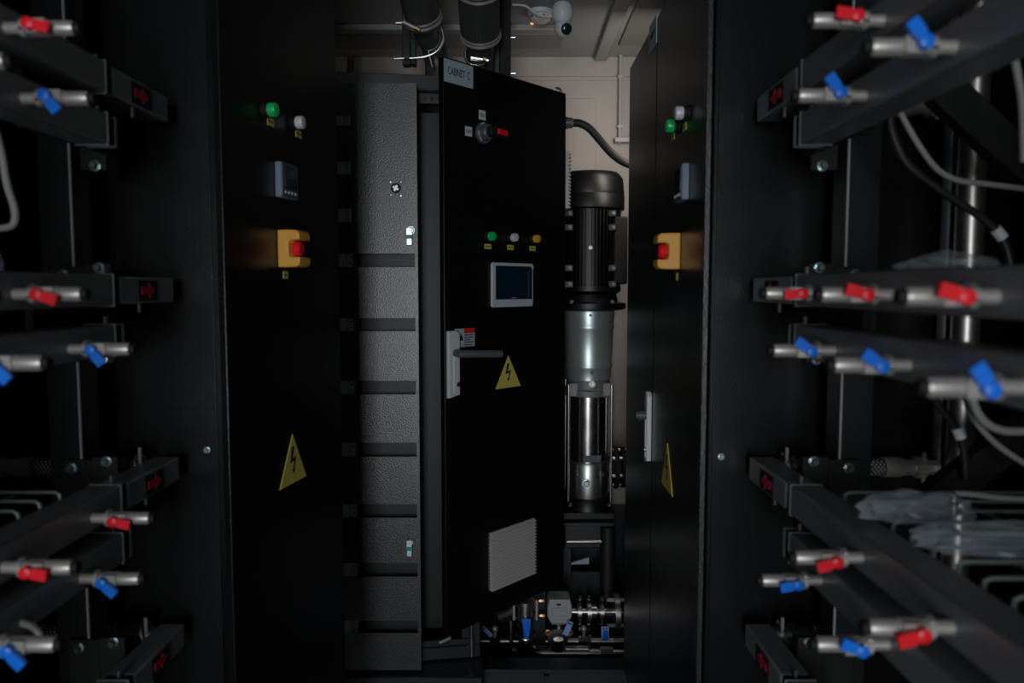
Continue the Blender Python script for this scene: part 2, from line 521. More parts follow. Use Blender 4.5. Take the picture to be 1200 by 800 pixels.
# vent and cable gland on the side of the body
v = MB().box(CX1, CX1 + .012, 2.965, 3.10, zat(246, 3.03), zat(180, 3.03)).build('side_vent', 'vent', cab)
z0, z1 = zat(246, 3.03), zat(180, 3.03)
for k in range(16):
    zz = z0 + (z1 - z0) * (k + .5) / 16
    m = MB(); m._add([(CX1 + .012, y, z) for y in (2.965, 3.10) for z in (zz - .006, zz + .006)] + [(CX1 + .024, y, zz - .004) for y in (2.965, 3.10)], [(0, 1, 3, 2), (0, 4, 5, 2), (1, 3, 5, 4), (0, 1, 4), (2, 5, 3)])
    m.build('slat', 'vent', v)
g = at(668, 144, 3.03)
m = MB(); m.lathe((CX1, 3.03, g.z), (1, 0, 0), [(.024, 0), (.024, .012), (.021, .013), (.021, .030), (.017, .034)], 12); m.build('cable_gland', 'lever', cab)
eyebolt((at(654, 110, 3.0).x - .004, 3.0, CZ1), cab)

DW = math.hypot(.423, .464)
FD = Frame(-.219, 2.452, .333, math.atan2(.464, .423))
DH = 1.900
door = MB(FD.M).box(0, DW, 0, .022, 0, DH).build('door', 'black_fine', cab, bevel=.0022, seg=2)
# hinges
for hz in (.25, .95, 1.65):
    MB(FD.M).cyl((DW + .003, .012, hz - .03), (DW + .003, .012, hz + .03), .006, 10).build('hinge', 'brushed', door)
u0, h0 = FD.pin(520.5, 78); u1, _ = FD.pin(554, 90)
npz = MB(FD.M).box(.004, u1, -.002, 0, DH - .078, DH - .006).build('name_plate', 'plate', door)
text('lettering', 'CABINET  C', .034, FD, (u1 + .004) / 2, DH - .042, -.0023, 'print', npz, fit=(u1 - .004) * .76)
for s, px, py in (('NO', 565, 135), ('OFF', 549, 154)):
    u, h = FD.pin(px, py)
    pl = MB(FD.M).box(u - .0155, u + .0155, -.0014, 0, h - .0155, h + .0155).build('switch_tag', 'wplate', door)
    text('lettering', s, .0155, FD, u, h, -.0017, 'print', pl)
# rotary switch
u, h = FD.pin(566, 156)
m = MB(FD.M); m.lathe((u, 0, h), (0, -1, 0), [(.036, 0), (.036, .006), (.034, .010), (.027, .012), (.0255, .030), (.022, .034)], 28)
rs = m.build('rotary_switch', 'lever', cab)
for a in (115, 190, 225):
    ca, sa = math.cos(math.radians(a)), math.sin(math.radians(a))
    mk = MB(FD.M @ Matrix.Translation((u + .031 * ca, -.0105, h + .031 * sa)) @ Matrix.Rotation(-math.radians(a + 90), 4, 'Y'))
    mk.box(-.008, .008, -.001, .001, -.002, .002).build('dial_mark', 'bezel', rs)
m = MB(FD.M @ Matrix.Translation((u, 0, h)) @ Matrix.Rotation(math.radians(2), 4, 'Y'))
m.prism(off(rrect(.098, .036, .012), .034, 0), -.052, -.028); m.build('grip', 'matte', rs, bevel=.003, seg=2)
m = MB(FD.M @ Matrix.Translation((u, 0, h)) @ Matrix.Rotation(math.radians(2), 4, 'Y'))
m.prism(off(rrect(.048, .019, .005), .040, .003), -.058, -.050); m.build('red_insert', 'red', rs, bevel=.003, seg=2)
# pilot lights
for px, py, ln in ((571.5, 277, 'green'), (598, 278.5, 'white_lens'), (624, 280, 'amber')):
    u, h = FD.pin(px, py)
    pilot(FD, u, h, ln, cab, r=.0150, tagw=.033, tagdz=-.034)
# touchscreen
ua, ha = FD.pin(574.5, 334); ub, hb = FD.pin(622.5, 334)
uc = (ua + ub) / 2; hc = (FD.pin(597, 308)[1] + FD.pin(597, 359.5)[1]) / 2
W_, H_ = ub - ua, FD.pin(597, 308)[1] - FD.pin(597, 359.5)[1]
hm = MB(FD.M).prism(off(rrect(W_, H_, .008), uc, hc), -.010, 0).build('touchscreen', 'bezel', cab, bevel=.0025, seg=2)
MB(FD.M).box(uc - W_ / 2 + .017, uc + W_ / 2 - .008, -.0112, -.009, hc - H_ / 2 + .027, hc + H_ / 2 - .011).build('screen', 'screen', hm)
MB(FD.M).box(uc + W_ / 2 - .030, uc + W_ / 2 - .0255, -.0116, -.011, hc - H_ * .27, hc + H_ * .33).build('side_bar', 'lever', hm)
MB(FD.M).box(uc - .010, uc + .014, -.0115, -.011, hc - H_ / 2 + .031, hc - H_ / 2 + .0335).build('badge_line', 'grey', hm)
MB(FD.M).lathe((uc + W_ / 2 - .006, -.010, hc + H_ / 2 - .014), (0, -1, 0), [(.0065, 0), (.0065, .002)], 16).build('sticker', 'yellow', hm)
# handle, red and white warning label, triangular sign, vent
ua, ha = FD.pin(521, 388); ub, _ = FD.pin(535, 388); _, hbm = FD.pin(528, 466); _, htp = FD.pin(528, 387.5)
u, h = FD.pin(545.5, 395)
wl = MB(FD.M).box(u - .050, u + .042, -.0014, 0, h - .032, h + .030).build('warning_label', 'plate', door)
MB(FD.M).box(u - .008, u + .042, -.0019, -.001, h + .013, h + .030).build('red_band', 'redprint', wl)
for k, ln in enumerate((.042, .040, .028, .042, .034)):
    MB(FD.M).box(u - .006, u - .006 + ln, -.0019, -.001, h + .006 - k * .0082, h + .009 - k * .0082).build('print_line', 'print', wl)
MB(FD.M).prism([(u - .030, h - .010), (u - .012, h - .010), (u - .021, h + .014)], -.0019, -.001).build('print_mark', 'brass', wl)
swing_handle(FD, .004 + (ub - 0) / 2, (htp + hbm) / 2, htp - hbm, ub - .002, cab, .055, .145)
ua, ha = FD.pin(580.5, 456.5); ub, _ = FD.pin(610, 452); _, ht = FD.pin(595, 416)
tri_sign(FD, (ua + ub) / 2, (ha + ht) / 2, ub - ua, door)
ua, ha = FD.pin(571.5, 655); ub, _ = FD.pin(623.5, 640); _, ht = FD.pin(597, 615); _, hbm = FD.pin(597, 681)
vw, vh = ub - ua, ht - hbm
uc, hc = (ua + ub) / 2, (ht + hbm) / 2
vt = MB(FD.M).box(uc - vw / 2, uc + vw / 2, -.010, 0, hc - vh / 2, hc + vh / 2).build('vent_grille', 'lever', cab, bevel=.002)
NS = 17
for k in range(NS):
    e = vh / NS; zz = hc - vh / 2 + e * (k + .5)
    m = MB(FD.M); x0, x1 = uc - vw / 2 + .0005, uc + vw / 2 - .0005
    m._add([(x, y, z) for x in (x0, x1) for y, z in ((-.010, zz - e * .10), (-.010, zz + e * .48), (-.024, zz - e * .30), (-.022, zz - e * .46))], [(0, 1, 2, 3), (7, 6, 5, 4), (0, 3, 7, 4), (1, 5, 6, 2), (0, 4, 5, 1), (2, 6, 7, 3)])
    m.build('slat', 'vent', vt)
# blue clip at the lower door corner and latch at the far lower corner
u, h = FD.pin(521, 748)
MB(FD.M).box(-.030, .016, -.003, .004, -.011, -.003).build('bottom_clip', 'plate', door)

# ================================================================== switchgear cabinet with slotted inner panel
FS = Frame(-.575, 2.505, .205, math.atan2(.065, .445))
sg = thing('switchgear_cabinet', 'black switchgear cabinet with a slotted inner panel and two key locks', 'cabinet', (-.35, 2.7, .2))
SW, SH = .468, 1.995
fl = .040
m = MB(FS.M)
m.box(0, SW, 0, .020, SH - .052, SH); m.box(0, SW, 0, .020, 0, .045); m.box(0, fl, 0, .020, .045, SH - .052); m.box(SW - fl, SW, 0, .020, .045, SH - .052)
m.build('frame', 'frame', sg, bevel=.002, seg=2)
m = MB(FS.M)
m.box(0, .01, .02, .30, 0, SH); m.box(SW - .01, SW, .02, .30, 0, SH); m.box(.01, SW - .01, .29, .30, 0, SH); m.box(.01, SW - .01, .02, .29, 0, .01); m.box(.01, SW - .01, .02, .29, SH - .01, SH)
m.build('body', 'frame', sg)
# raised inner frame line with rounded corners
m = MB(FS.M)
ptsr = off(rrect(SW - 2 * fl + .02, SH - .092, .02), SW / 2, SH / 2 - .002)
m.tube([(x, -.003, z) for x, z in ptsr] + [(ptsr[0][0], -.003, ptsr[0][1])], .0035, 6, smooth=False)
m.build('seal_strip', 'rubber', sg)
# perforated rails
rt = MB(FS.M).box(fl, SW - fl, .030, .040, SH - .085, SH - .052).build('perforated_rail', 'frame', sg)
rb = MB(FS.M).box(fl, SW - fl, .002, .012, .046, .068).build('perforated_rail', 'frame', sg)
rv = MB(FS.M).box(SW - fl - .024, SW - fl, .004, .014, .07, SH - .09).build('perforated_rail', 'frame', sg)
for k in range(3):
    MB(FS.M).lathe((.290 + k * .024, .0305, SH - .068), (0, -1, 0), [(.005, 0), (.005, .001)], 10).build('hole', 'matte', rt)
    MB(FS.M).lathe((.300 + k * .030, .0025, .057), (0, -1, 0), [(.004, 0), (.004, .001)], 10).build('hole', 'matte', rb)
for k in range(5):
    MB(FS.M).lathe((SW - fl - .012, .0045, .095 + k * .03), (0, -1, 0), [(.004, 0), (.004, .001)], 10).build('hole', 'matte', rv)
m = MB(FS.M); m.box(.015, SW - fl - .026, .10, .108, .07, SH - .10); m.build('cable_duct_wall', 'duct', sg)
m = MB(); p = at(553, 760, 2.545); m.cyl((p.x, 2.545, .22), (p.x, 2.545, zat(732, 2.545)), .0035, 10); m.cyl((p.x, 2.545, .22), (p.x, 2.545, .28), .0065, 10)
m.build('door_rod', 'zinc', sg)

# slotted panel: faces straight down the aisle, in front of the frame
PY = 2.470
FP = Frame(0, PY, 0, 0)
pxl, pxr = at(385, 400, PY).x, at(490.5, 400, PY).x
ptop, pbot = zat(97.5, PY), zat(785, PY)
slots = [(a, b) for a, b in ((297, 313), (372.5, 388), (446, 462), (518.5, 535), (590.5, 606.5), (659.5, 675.5), (727, 741.5))]
shorts = [(135, 147), (189, 204), (244, 260)]
xs0 = at(397, 400, PY).x - .012; xs1 = at(487, 400, PY).x
xsh = at(415, 400, PY).x
rows = sorted([(zat(b, PY), zat(a, PY), xs1) for a, b in slots] + [(zat(b, PY), zat(a, PY), xsh) for a, b in shorts])
m = MB()
TH = .004
prev = pbot
for z0, z1, xe in rows:
    m.box(pxl, pxr, PY, PY + TH, prev, z0)
    m.box(pxl, xs0, PY, PY + TH, z0, z1); m.box(xe, pxr, PY, PY + TH, z0, z1)
    prev = z1
m.box(pxl, pxr, PY, PY + TH, prev, ptop)
m.box(pxr - .003, pxr, PY + TH, PY + .018, pbot, ptop); m.box(pxl, pxr - .003, PY + TH, PY + .018, ptop - .003, ptop)
bmesh.ops.remove_doubles(m.bm, verts=m.bm.verts[:], dist=1e-5)
ip = m.build('inner_panel', 'panel', sg)
# ducts and terminal blocks behind the slots
for i, (z0, z1, xe) in enumerate(rows):
    dz = .004
    if xe == xs1:
        MB().box(at(420, 400, PY).x, xs1 + .006, PY + .040, PY + .046, z0 - dz - .02, z1 + dz + .012).build('duct_cover', 'duct', sg)
    xa = at(397, 400, PY).x
    for k, (x0, x1, mm) in enumerate(((-.004, .026, 'terminal'), (.028, .034, 'terminal'), (.036, .047, 'grey'))):
        tb = MB().box(xa + x0, xa + x1, PY + .006, PY + .05, z0 - .006, z1 + .006).build('terminal_block', mm, sg, bevel=.001)
        if k == 2 and xe == xs1:
            for q in (.28, .72):
                MB().lathe((xa + .0415, PY + .0062, z0 + (z1 - z0) * q), (0, -1, 0), [(.003, 0), (.003, .0012)], 10).build('hole', 'matte', tb)
# switch shaft plate, screws, locks with keys
c = at(464, 220.5, PY)
m = MB(); m.lathe(c, (0, -1, 0), [(.0165, 0), (.0165, .002), (.0145, .003)], 24)
sh = m.build('shaft_socket', 'matte', ip)
m = MB(Matrix.Translation(c) @ Matrix.Rotation(.5, 4, 'Y')); m.box(-.010, .010, -.006, -.003, -.0035, .0035); m.box(-.0035, .0035, -.007, -.003, -.010, .010)
m.build('shaft_cross', 'brushed', sh)
for dx, dy, r in ((-6.5, -7.5, .0052), (6, -7, .003), (-5.5, 8, .003), (5.5, 8.5, .0058)):
    p = at(464 + dx, 220.5 + dy, PY)
    MB().lathe(p, (0, -1, 0), [(r, 0), (r, .002), (r * .6, .003)], 12).build('screw', 'zinc', ip)
for cy in (270, 634):
    p = at(481.5, cy, PY)
    lk = MB().lathe(p, (0, -1, 0), [(.013, 0), (.013, .003), (.010, .005), (.009, .010)], 20).build('key_lock', 'zinc', ip)
    q = p + Vector((-.003, -.011, -.002))
    m = MB(); m.box(q.x - .011, q.x + .009, q.y - .003, q.y, q.z - .014, q.z + .010); m.box(q.x - .010, q.x + .008, q.y - .003, q.y, q.z - .046, q.z - .024)
    m.build('key', 'zinc', lk, bevel=.002)
    MB().box(q.x - .0112, q.x + .0092, q.y - .0035, q.y + .0005, q.z - .024, q.z - .014).build('key_band', 'teal', lk)
    m = MB(); m.torus(q + Vector((.004, .002, .002)), (0, 1, .1), .012, .0012, 20, 6); m.build('key_ring', 'zinc', lk)

# base skid below the cabinets
sk = thing('base_skid', 'dark blue-black steel base skid below the switchgear cabinet', 'steel base', (0, 2.6, 0))
m = MB(); m.box(-.9, .62, 2.60, 2.615, .0, .150); m.box(-.9, .62, 2.575, 2.66, .142, .158); m.box(-.9, .62, 2.50, 2.60, .075, .087)
m.build('channel', 'skid', sk, bevel=.002)
m = MB(); m.box(-.60, -.10, 2.44, 2.574, .0, .20); m.build('plinth', 'skid', sk, bevel=.003)
m = MB(); m.box(at(640, 790, 2.58).x - .008, at(640, 790, 2.58).x + .008, 2.560, 2.5995, 0, .14); m.build('web', 'skid', sk)

# ================================================================== side cabinet with the door ajar
AA = math.radians(10.5)
FA = Frame(-.553, 1.462, .22, PI / 2 - AA)
ca = thing('side_cabinet', 'black side cabinet with its door ajar, facing the one with the white handle', 'cabinet', (-.9, 1.9, .2))
AW, AH = .542, 2.075
MB(FA.M).box(0, AW, 0, .022, 0, AH).build('door', 'black', ca, bevel=.003, seg=2)
m = MB(); bx0, bx1, by0, by1, bz0, bz1 = WL + .01, -.600, 1.48, 2.42, .2, 2.30
m.box(bx0, bx0 + .01, by0, by1, bz0, bz1); m.box(bx0, bx1, by0, by0 + .012, bz0, bz1); m.box(bx0, bx1, by1 - .012, by1, bz0, bz1)
m.box(bx0, bx1, by0, by1, bz0, bz0 + .012); m.box(bx0, bx1, by0, by1, bz1 - .012, bz1); m.box(bx1 - .02, bx1, 2.04, 2.42, bz0, bz1)
m.build('body', 'black_fine', ca)
m = MB(); m.box(-.600, -.585, 1.476, 1.50, .2, 2.30); m.build('hinge_post', 'black', ca)
for px, py, ln, tx, ty in ((318.5, 129, 'green', 317, 143), (350, 143.5, 'white_lens', 349.5, 157)):
    u, h = FA.pin(px, py); tu, th_ = FA.pin(tx, ty)
    pilot(FA, u - .034, h - .008, ln, ca, r=.0145, tagw=.028, tagdz=th_ - h + .008, tagdu=tu - u + .034)
ua, h1 = FA.pin(322, 213); ub, _ = FA.pin(348, 213)
meter(FA, FA.pin(332, 213)[0], FA.pin(332, 212.5)[1], ca, .077)
u, h = FA.pin(325, 291)
estop(FA, u, h, ca, 1)
u, h = FA.pin(334.5, 322)
tg = MB(FA.M).box(u - .011, u + .011, -.0012, 0, h - .0085, h + .0085).build('stop_tag', 'tag', ca)
MB(FA.M).box(u - .007, u + .007, -.0016, -.001, h - .0012, h + .0014).build('tag_print', 'print', tg)
ua, ha = FA.pin(327.5, 570); ub, hb = FA.pin(358.5, 556); _, ht = FA.pin(342.5, 511.5)
tri_sign(FA, (ua + ub) / 2, ((ha + hb) / 2 + ht) / 2, ub - ua, ca)

# ================================================================== side cabinet with two closed doors
FB = Frame(.380, 2.490, .2, -PI / 2)
cb = thing('side_cabinet', 'black side cabinet with two closed doors and a white handle beside the pump', 'cabinet', (.7, 1.97, .2))
BZ = zat(80, 2.49) - .2
LW = 2.490 - 2.026
MB(FB.M).box(0, LW - .003, 0, .022, 0, BZ).build('door', 'black', cb, bevel=.0022, seg=2)
MB(FB.M).box(LW + .003, .985, 0, .022, 0, BZ).build('door', 'black', cb, bevel=.0022, seg=2)
m = MB(); m.box(.4025, WR - .01, 1.50, 2.486, .2, .2 + BZ - .006); m.build('body', 'black_fine', cb)
m = MB(); m.box(.3725, .3835, 1.476, 1.500, .0, 2.55); m.build('hinge_post', 'panel', cb, bevel=.0012)
ua, _ = FB.pin(761.5, 40); ub = LW - .004
h = BZ - .05
npb = MB(FB.M).box(ua, ub, -.002, 0, FB.pin(766, 54)[1] - .006, FB.pin(766, 17)[1] - .016).build('name_plate', 'plate', cb)
text('lettering', 'CABINET  B', .026, FB, (ua + ub) / 2, (FB.pin(766, 54)[1] + FB.pin(766, 17)[1]) / 2 - .011, -.0023, 'print', npb, fit=(ub - ua) * .76)
for px, py, ln, tx, ty in ((796, 147.5, 'green', 789, 160), (807, 132.5, 'white_lens', 802.5, 149)):
    u, h = FB.pin(px, py); tu, th_ = FB.pin(tx, ty)
    pilot(FB, u, h, ln, cb, r=.0145, tagw=.03, tagdz=th_ - h, tagdu=tu - u)
u, h = FB.pin(803, 215)
meter(FB, u, h, cb, .078)
u, h = FB.pin(797.5, 294)
estop(FB, u, h, cb, -1)
u, h = FB.pin(793, 324)
tg = MB(FB.M).box(u - .009, u + .009, -.0012, 0, h - .0085, h + .0085).build('stop_tag', 'tag', cb)
MB(FB.M).box(u - .006, u + .006, -.0016, -.001, h - .0012, h + .0014).build('tag_print', 'print', tg)
ua, ha = FB.pin(775.5, 562); ub, hb = FB.pin(788.5, 575); _, ht = FB.pin(782, 520)
tri_sign(FB, (ua + ub) / 2, (ha + ht) / 2 - .002, ub - ua, cb)
_, ht = FB.pin(765, 460); _, hbm = FB.pin(765, 546)
hd = swing_handle(FB, LW - .024, (ht + hbm) / 2, ht - hbm, .036, cb, 0, 0)
eyebolt((.44, 2.44, .2 + BZ - .006), cb)

# ================================================================== pump
PD = 3.32
ax = at(690, 337, PD).x
S = PD / FPX


def zz(py): return zat(py, PD)


pump = thing('multistage_pump', 'tall vertical pump with black finned motor and bright steel guard by the beige wall', 'pump', (ax, PD, zz(602)))
m = MB(); R = 41 * S
m.lathe((ax, PD, 0), (0, 0, 1), [(R * .96, zz(247)), (R * .985, zz(246)), (R * .985, zz(231)), (R * .97, zz(230)), (R * .975, zz(228)), (R * .94, zz(211)), (R * .85, zz(206)), (R * .80, zz(204))], 48)
m.build('fan_cover', 'black_fine', pump)
m = MB(); m.lathe((ax, PD, 0), (0, 0, 1), [(30 * S, zz(338)), (30 * S, zz(246))], 40)
mo = m.build('motor', 'black_fine', pump)
for k in range(52):
    a = 2 * PI * k / 52
    T = Matrix.Translation((ax, PD, 0)) @ Matrix.Rotation(a, 4, 'Z')
    MB(T).box(29 * S, 36.5 * S, -.0022, .0022, zz(335), zz(248)).build('fin', 'black_fine', mo)
for px in (718, 667):
    for py in (250, 266.5, 314, 333):
        p = at(px, py, PD - .105)
        lg = MB().box(p.x - .020, p.x + .016, p.y - .010, p.y + .06, p.z - .014, p.z + .014).build('lug', 'black_fine', mo, bevel=.002)
        bolt(MB(), (p.x + .002, p.y - .010, p.z), (0, -1, 0), .006, .005).build('bolt', 'cast', lg)
p = at(692, 290, PD - .138)
bolt(MB(), p, (0, -1, 0), .006, .006).build('earth_screw', 'brushed', mo)
m = MB(); x0 = ax + 25 * S; m.box(x0, ax + 41 * S, PD - .10, PD + .06, zz(333), zz(256)); m.build('terminal_box', 'matte', mo, bevel=.008, seg=2)
m = MB(); m.lathe((ax, PD, 0), (0, 0, 1), [(29 * S, zz(364)), (40 * S, zz(362.5)), (43 * S, zz(361)), (43 * S, zz(355)), (34 * S, zz(353)), (32 * S, zz(345)), (37 * S, zz(341)), (37 * S, zz(335))], 40)
fl_ = m.build('motor_flange', 'black_fine', pump)
for a in (-.9, -2.2):
    bolt(MB(), (ax + 38 * S * math.cos(a), PD + 38 * S * math.sin(a), zz(355)), (0, 0, 1), .009, .012).build('bolt', 'cast', fl_)
m = MB()
pr = [(26.5, 443), (26.5, 441), (27.2, 431), (28.0, 429), (28.0, 427), (27.4, 425), (29.0, 386), (29.8, 384), (29.8, 381), (29.2, 379), (30.3, 366), (30, 364)]
m.lathe((ax, PD, 0), (0, 0, 1), [(r * S, zz(y)) for r, y in pr], 48)
gd = m.build('coupling_guard', 'galv', pump)
for px, py in ((692, 369), (694, 437)):
    p = at(px, py, PD - .112); bolt(MB(), p, (0, -1, 0), .005, .004).build('screw', 'lever', gd)
m = MB(); m.lathe((ax, PD, 0), (0, 0, 1), [(28.5 * S, zz(462)), (28.5 * S, zz(455)), (25 * S, zz(454)), (25 * S, zz(443))], 40)
for k in range(4):
    a = PI / 4 + k * PI / 2
    m.box(ax + 27 * S * math.cos(a) - .018, ax + 27 * S * math.cos(a) + .018, PD + 27 * S * math.sin(a) - .018, PD + 27 * S * math.sin(a) + .018, zz(461), zz(446))
hd_ = m.build('pump_head', 'cast', pump, bevel=.002)
p = at(694, 450, PD - .108); bolt(MB(), p, (0, -1, 0), .010, .010).build('vent_plug', 'brushed', hd_)
m = MB(); m.lathe((ax, PD, 0), (0, 0, 1), [(21 * S, zz(540)), (21 * S, zz(460))], 40); sl = m.build('sleeve', 'inox', pump)
m = MB(); m.box(ax - 7 * S, ax + 13 * S, PD - 22.2 * S, PD - 20.0 * S, zz(536.5), zz(529)); m.build('rating_plate', 'lever', sl)
m = MB(); m.lathe((ax, PD, 0), (0, 0, 1), [(24 * S, zz(580)), (24.5 * S, zz(577)), (24.5 * S, zz(541)), (23 * S, zz(538))], 40); lc = m.build('lower_casing', 'brushed', pump)
p = at(687, 566, PD - .093)
m = MB(); bolt(m, p, (0, -1, 0), .014, .012); m.build('drain_plug', 'zinc', lc)
for k in range(4):
    a = PI / 4 + k * PI / 2
    MB().cyl((ax + 36 * S * math.cos(a) * .97, PD + 36 * S * math.sin(a) * .97, zz(580)), (ax + 36 * S * math.cos(a) * .97, PD + 36 * S * math.sin(a) * .97, zz(447)), .0065, 12).build('tie_rod', 'inox', pump)
m = MB(); m.box(ax - 31 * S, ax + 29 * S, PD - 30 * S, PD + 30 * S, zz(600), zz(592)); m.lathe((ax, PD, 0), (0, 0, 1), [(29 * S, zz(593)), (27 * S, zz(585)), (28 * S, zz(578))], 36)
pb = m.build('pump_foot', 'black_fine', pump, bevel=.004, seg=2)
for px in (714, 668):
    p = at(px, 592, PD - .09); bolt(MB(), p, (0, 0, 1), .009, .010).build('bolt', 'brushed', pb)
# discharge branch with flange and bolts
m = MB(); zc = zz(547); m.lathe((ax + .08, PD, zc), (1, 0, 0), [(.045, 0), (.045, .035), (.095, .036), (.095, .052), (.05, .053), (.05, .066), (.09, .067), (.09, .085)], 28)
fg = m.build('discharge_flange', 'matte', pump)
for k in range(6):
    a = 2 * PI * k / 6 + .3
    y_, z_ = PD + .075 * math.cos(a), zc + .075 * math.sin(a)
    MB().cyl((ax + .100, y_, z_), (ax + .180, y_, z_), .008, 8).build('flange_bolt', 'brushed', fg)

ps = thing('pump_stand', 'dark blue steel stand with a round crossbar under the pump', 'stand', (ax, PD, 0))
m = MB(); m.box(ax - .11, ax + .09, PD - .13, PD + .12, zz(630), zz(605)); m.build('plinth', 'skid', ps, bevel=.003)
m = MB(); m.box(ax - .125, ax + .105, PD - .14, PD + .13, zz(605), zz(601)); m.build('top_plate', 'skid', ps, bevel=.002)
for lx in (-.115, .075):
    for ly in (-.12, .09):
        MB().box(ax + lx, ax + lx + .035, PD + ly, PD + ly + .035, .0, zz(630)).build('leg', 'skid', ps, bevel=.002)
p0, p1 = at(664, 634.5, PD - .14), at(709, 634.5, PD - .14)
MB().cyl(p0, p1, .0085, 16).build('crossbar', 'inox', ps)
m = MB(); p = at(712, 634, PD - .13); m.cyl((p.x, p.y, .02), (p.x, p.y, zz(606)), .032, 20); m.build('drop_pipe', 'rubber', ps)
m = MB(); a_ = at(664, 660, PD - .05); b_ = at(690, 652, PD - .05); m.prism([(a_.x, a_.z), (b_.x, b_.z), (b_.x, b_.z - .03), (a_.x, a_.z - .002)], PD - .06, PD - .05); m.build('gusset', 'plate', ps)
m = MB(); m.box(ax - .10, ax + .07, PD - .02, PD, zz(700), zz(668)); m.build('back_plate', 'skid', ps)

# ================================================================== pipework at the floor
# thick elbow pipe
ep = thing('elbow_pipe', 'thick stainless pipe with an elbow running low along the floor', 'pipe', at(650, 765, 2.90))
y_ = 2.90
zc = zat(765.5, y_)
zc = max(zc, .034)
x0, x1 = at(622, 765, y_).x, at(690, 765, y_).x
pts = [(x0 - .022, y_ + .012, zc + .14), (x0 - .020, y_ + .008, zc + .09)] + [(x0 - .02 + .065 * (1 - math.cos(t)), y_, zc + .065 * (1 - math.sin(t))) for t in [PI / 2 * k / 6 for k in range(7)]] + [(x1, y_, zc)]
MB().tube(pts, .029, 20, smooth=False).build('pipe', 'inox', ep)
MB().torus((x0 - .02, y_ + .004, zc + .07), (0, 0, 1), .034, .006, 24, 8).build('clamp', 'inox', ep)
MB().cyl((x1, y_, zc), (x1 + .045, y_, zc), .018, 16).build('reducer', 'inox', ep)
m = MB(); m.cyl((x1 + .045, y_, zc), (x1 + .095, y_, zc), .026, 8); m.build('union', 'brushed', ep)
m = MB(); m.cyl((x1 + .095, y_, zc), (.47, y_, zc), .016, 14); m.build('tail_pipe', 'inox', ep)
m = MB(); m.cyl((x1 - .002, y_, zc - .03), (x1 + .004, y_, zc + .075), .006, 8); m.build('stud', 'brushed', ep)
# butterfly valve with blue handle on the elbow
bv = thing('butterfly_valve', 'clamp valve with a blue lever above the pipe elbow', 'valve', (x0 - .02, y_ + .02, zc + .14))
xv = x0 - .022
m = MB(); m.lathe((xv, y_, zc + .145), (0, 0, 1), [(.040, 0), (.040, .012), (.030, .014), (.030, .060), (.040, .062), (.040, .074)], 24); m.build('valve_body', 'brushed', bv)
m = MB()
for dx in (-.045, .045):
    MB().cyl((xv + dx, y_ - .005, zc + .14), (xv + dx, y_ - .005, zc + .22), .006, 8).build('clamp_bolt', 'nickel', bv)
m = MB(); m.prism([(xv - .016, zc + .168), (xv + .022, zc + .168), (xv + .018, zc + .12), (xv + .012, zc + .085), (xv - .002, zc + .085), (xv - .010, zc + .13)], y_ - .062, y_ - .050)
m.build('valve_handle', 'blue', bv, bevel=.004, seg=2)
m = MB(); m.cyl((xv, y_ - .052, zc + .155), (xv, y_ - .02, zc + .155), .010, 12); m.build('stem', 'brushed', bv)
for k, (dx, dz) in enumerate(((.055, .16), (-.05, .02), (.052, .22))):
    bolt(MB(), (xv + dx, y_ - .01, zc + dz), (1, 0, 0), .009, .018).build('brass_nut', 'brass', bv)

# thin pipe with small valves
y2 = 3.0; z2 = zat(751, y2)
tp = thing('thin_pipe', 'thin steel pipe with two small cocks behind the thick elbow pipe', 'pipe', (at(640, 751, y2).x, y2, z2))
MB().cyl((at(563, 751, y2).x, y2, z2), (at(732, 751, y2).x, y2, z2), .014, 14).build('pipe', 'brushed', tp)
for px in (580, 684):
    x = at(px, 751, y2).x
    m = MB(); m.cyl((x - .022, y2, z2), (x + .022, y2, z2), .020, 8)
    tv = m.build('tee', 'inox', tp)
    m = MB(); m.cyl((x, y2, z2), (x, y2, z2 + .045), .008, 10); m.sphere((x, y2, z2 + .052), .014, 12); m.build('cock', 'nickel', tv)
x = at(599, 745, y2).x
m = MB(); m.cyl((x, y2 - .03, z2 - .06), (x, y2 - .03, z2 + .10), .008, 10); m.build('side_tube', 'brushed', tp)


def hang_tag(px, py, d, wpx, hpx, ang, label, name='hang_tag', mm='bluetag'):
    p = at(px, py, d); s = d / FPX
    T = Matrix.Translation(p) @ Matrix.Rotation(math.radians(ang), 4, 'Y')
    t = thing(name, label, 'tag', p)
    tg = MB(T).box(-wpx * s / 2, wpx * s / 2, -.001, .001, -hpx * s / 2, hpx * s / 2).build('tag_plate', mm, t)
    for k in (-1, 1):
        MB(T).lathe((k * wpx * s * .2, -.0012, hpx * s * .36), (0, -1, 0), [(.004, 0), (.004, .0006)], 8).build('tag_hole', 'print', tg)
    return T, t


hang_tag(665.5, 736, 2.83, 7, 18, 22, 'pale blue tag tilted beside the grey valve actuator')
hang_tag(571, 740, 2.93, 5, 16, -45, 'slanting blue tag by the open door corner')
T, t_ = hang_tag(709, 741.5, 2.93, 9, 16, 0, 'upright blue tag by the side cabinet')
MB(T).box(-.008, .012, -.006, -.0012, -.028, .012).build('dark_blue_knob', 'blue', t_, bevel=.003)

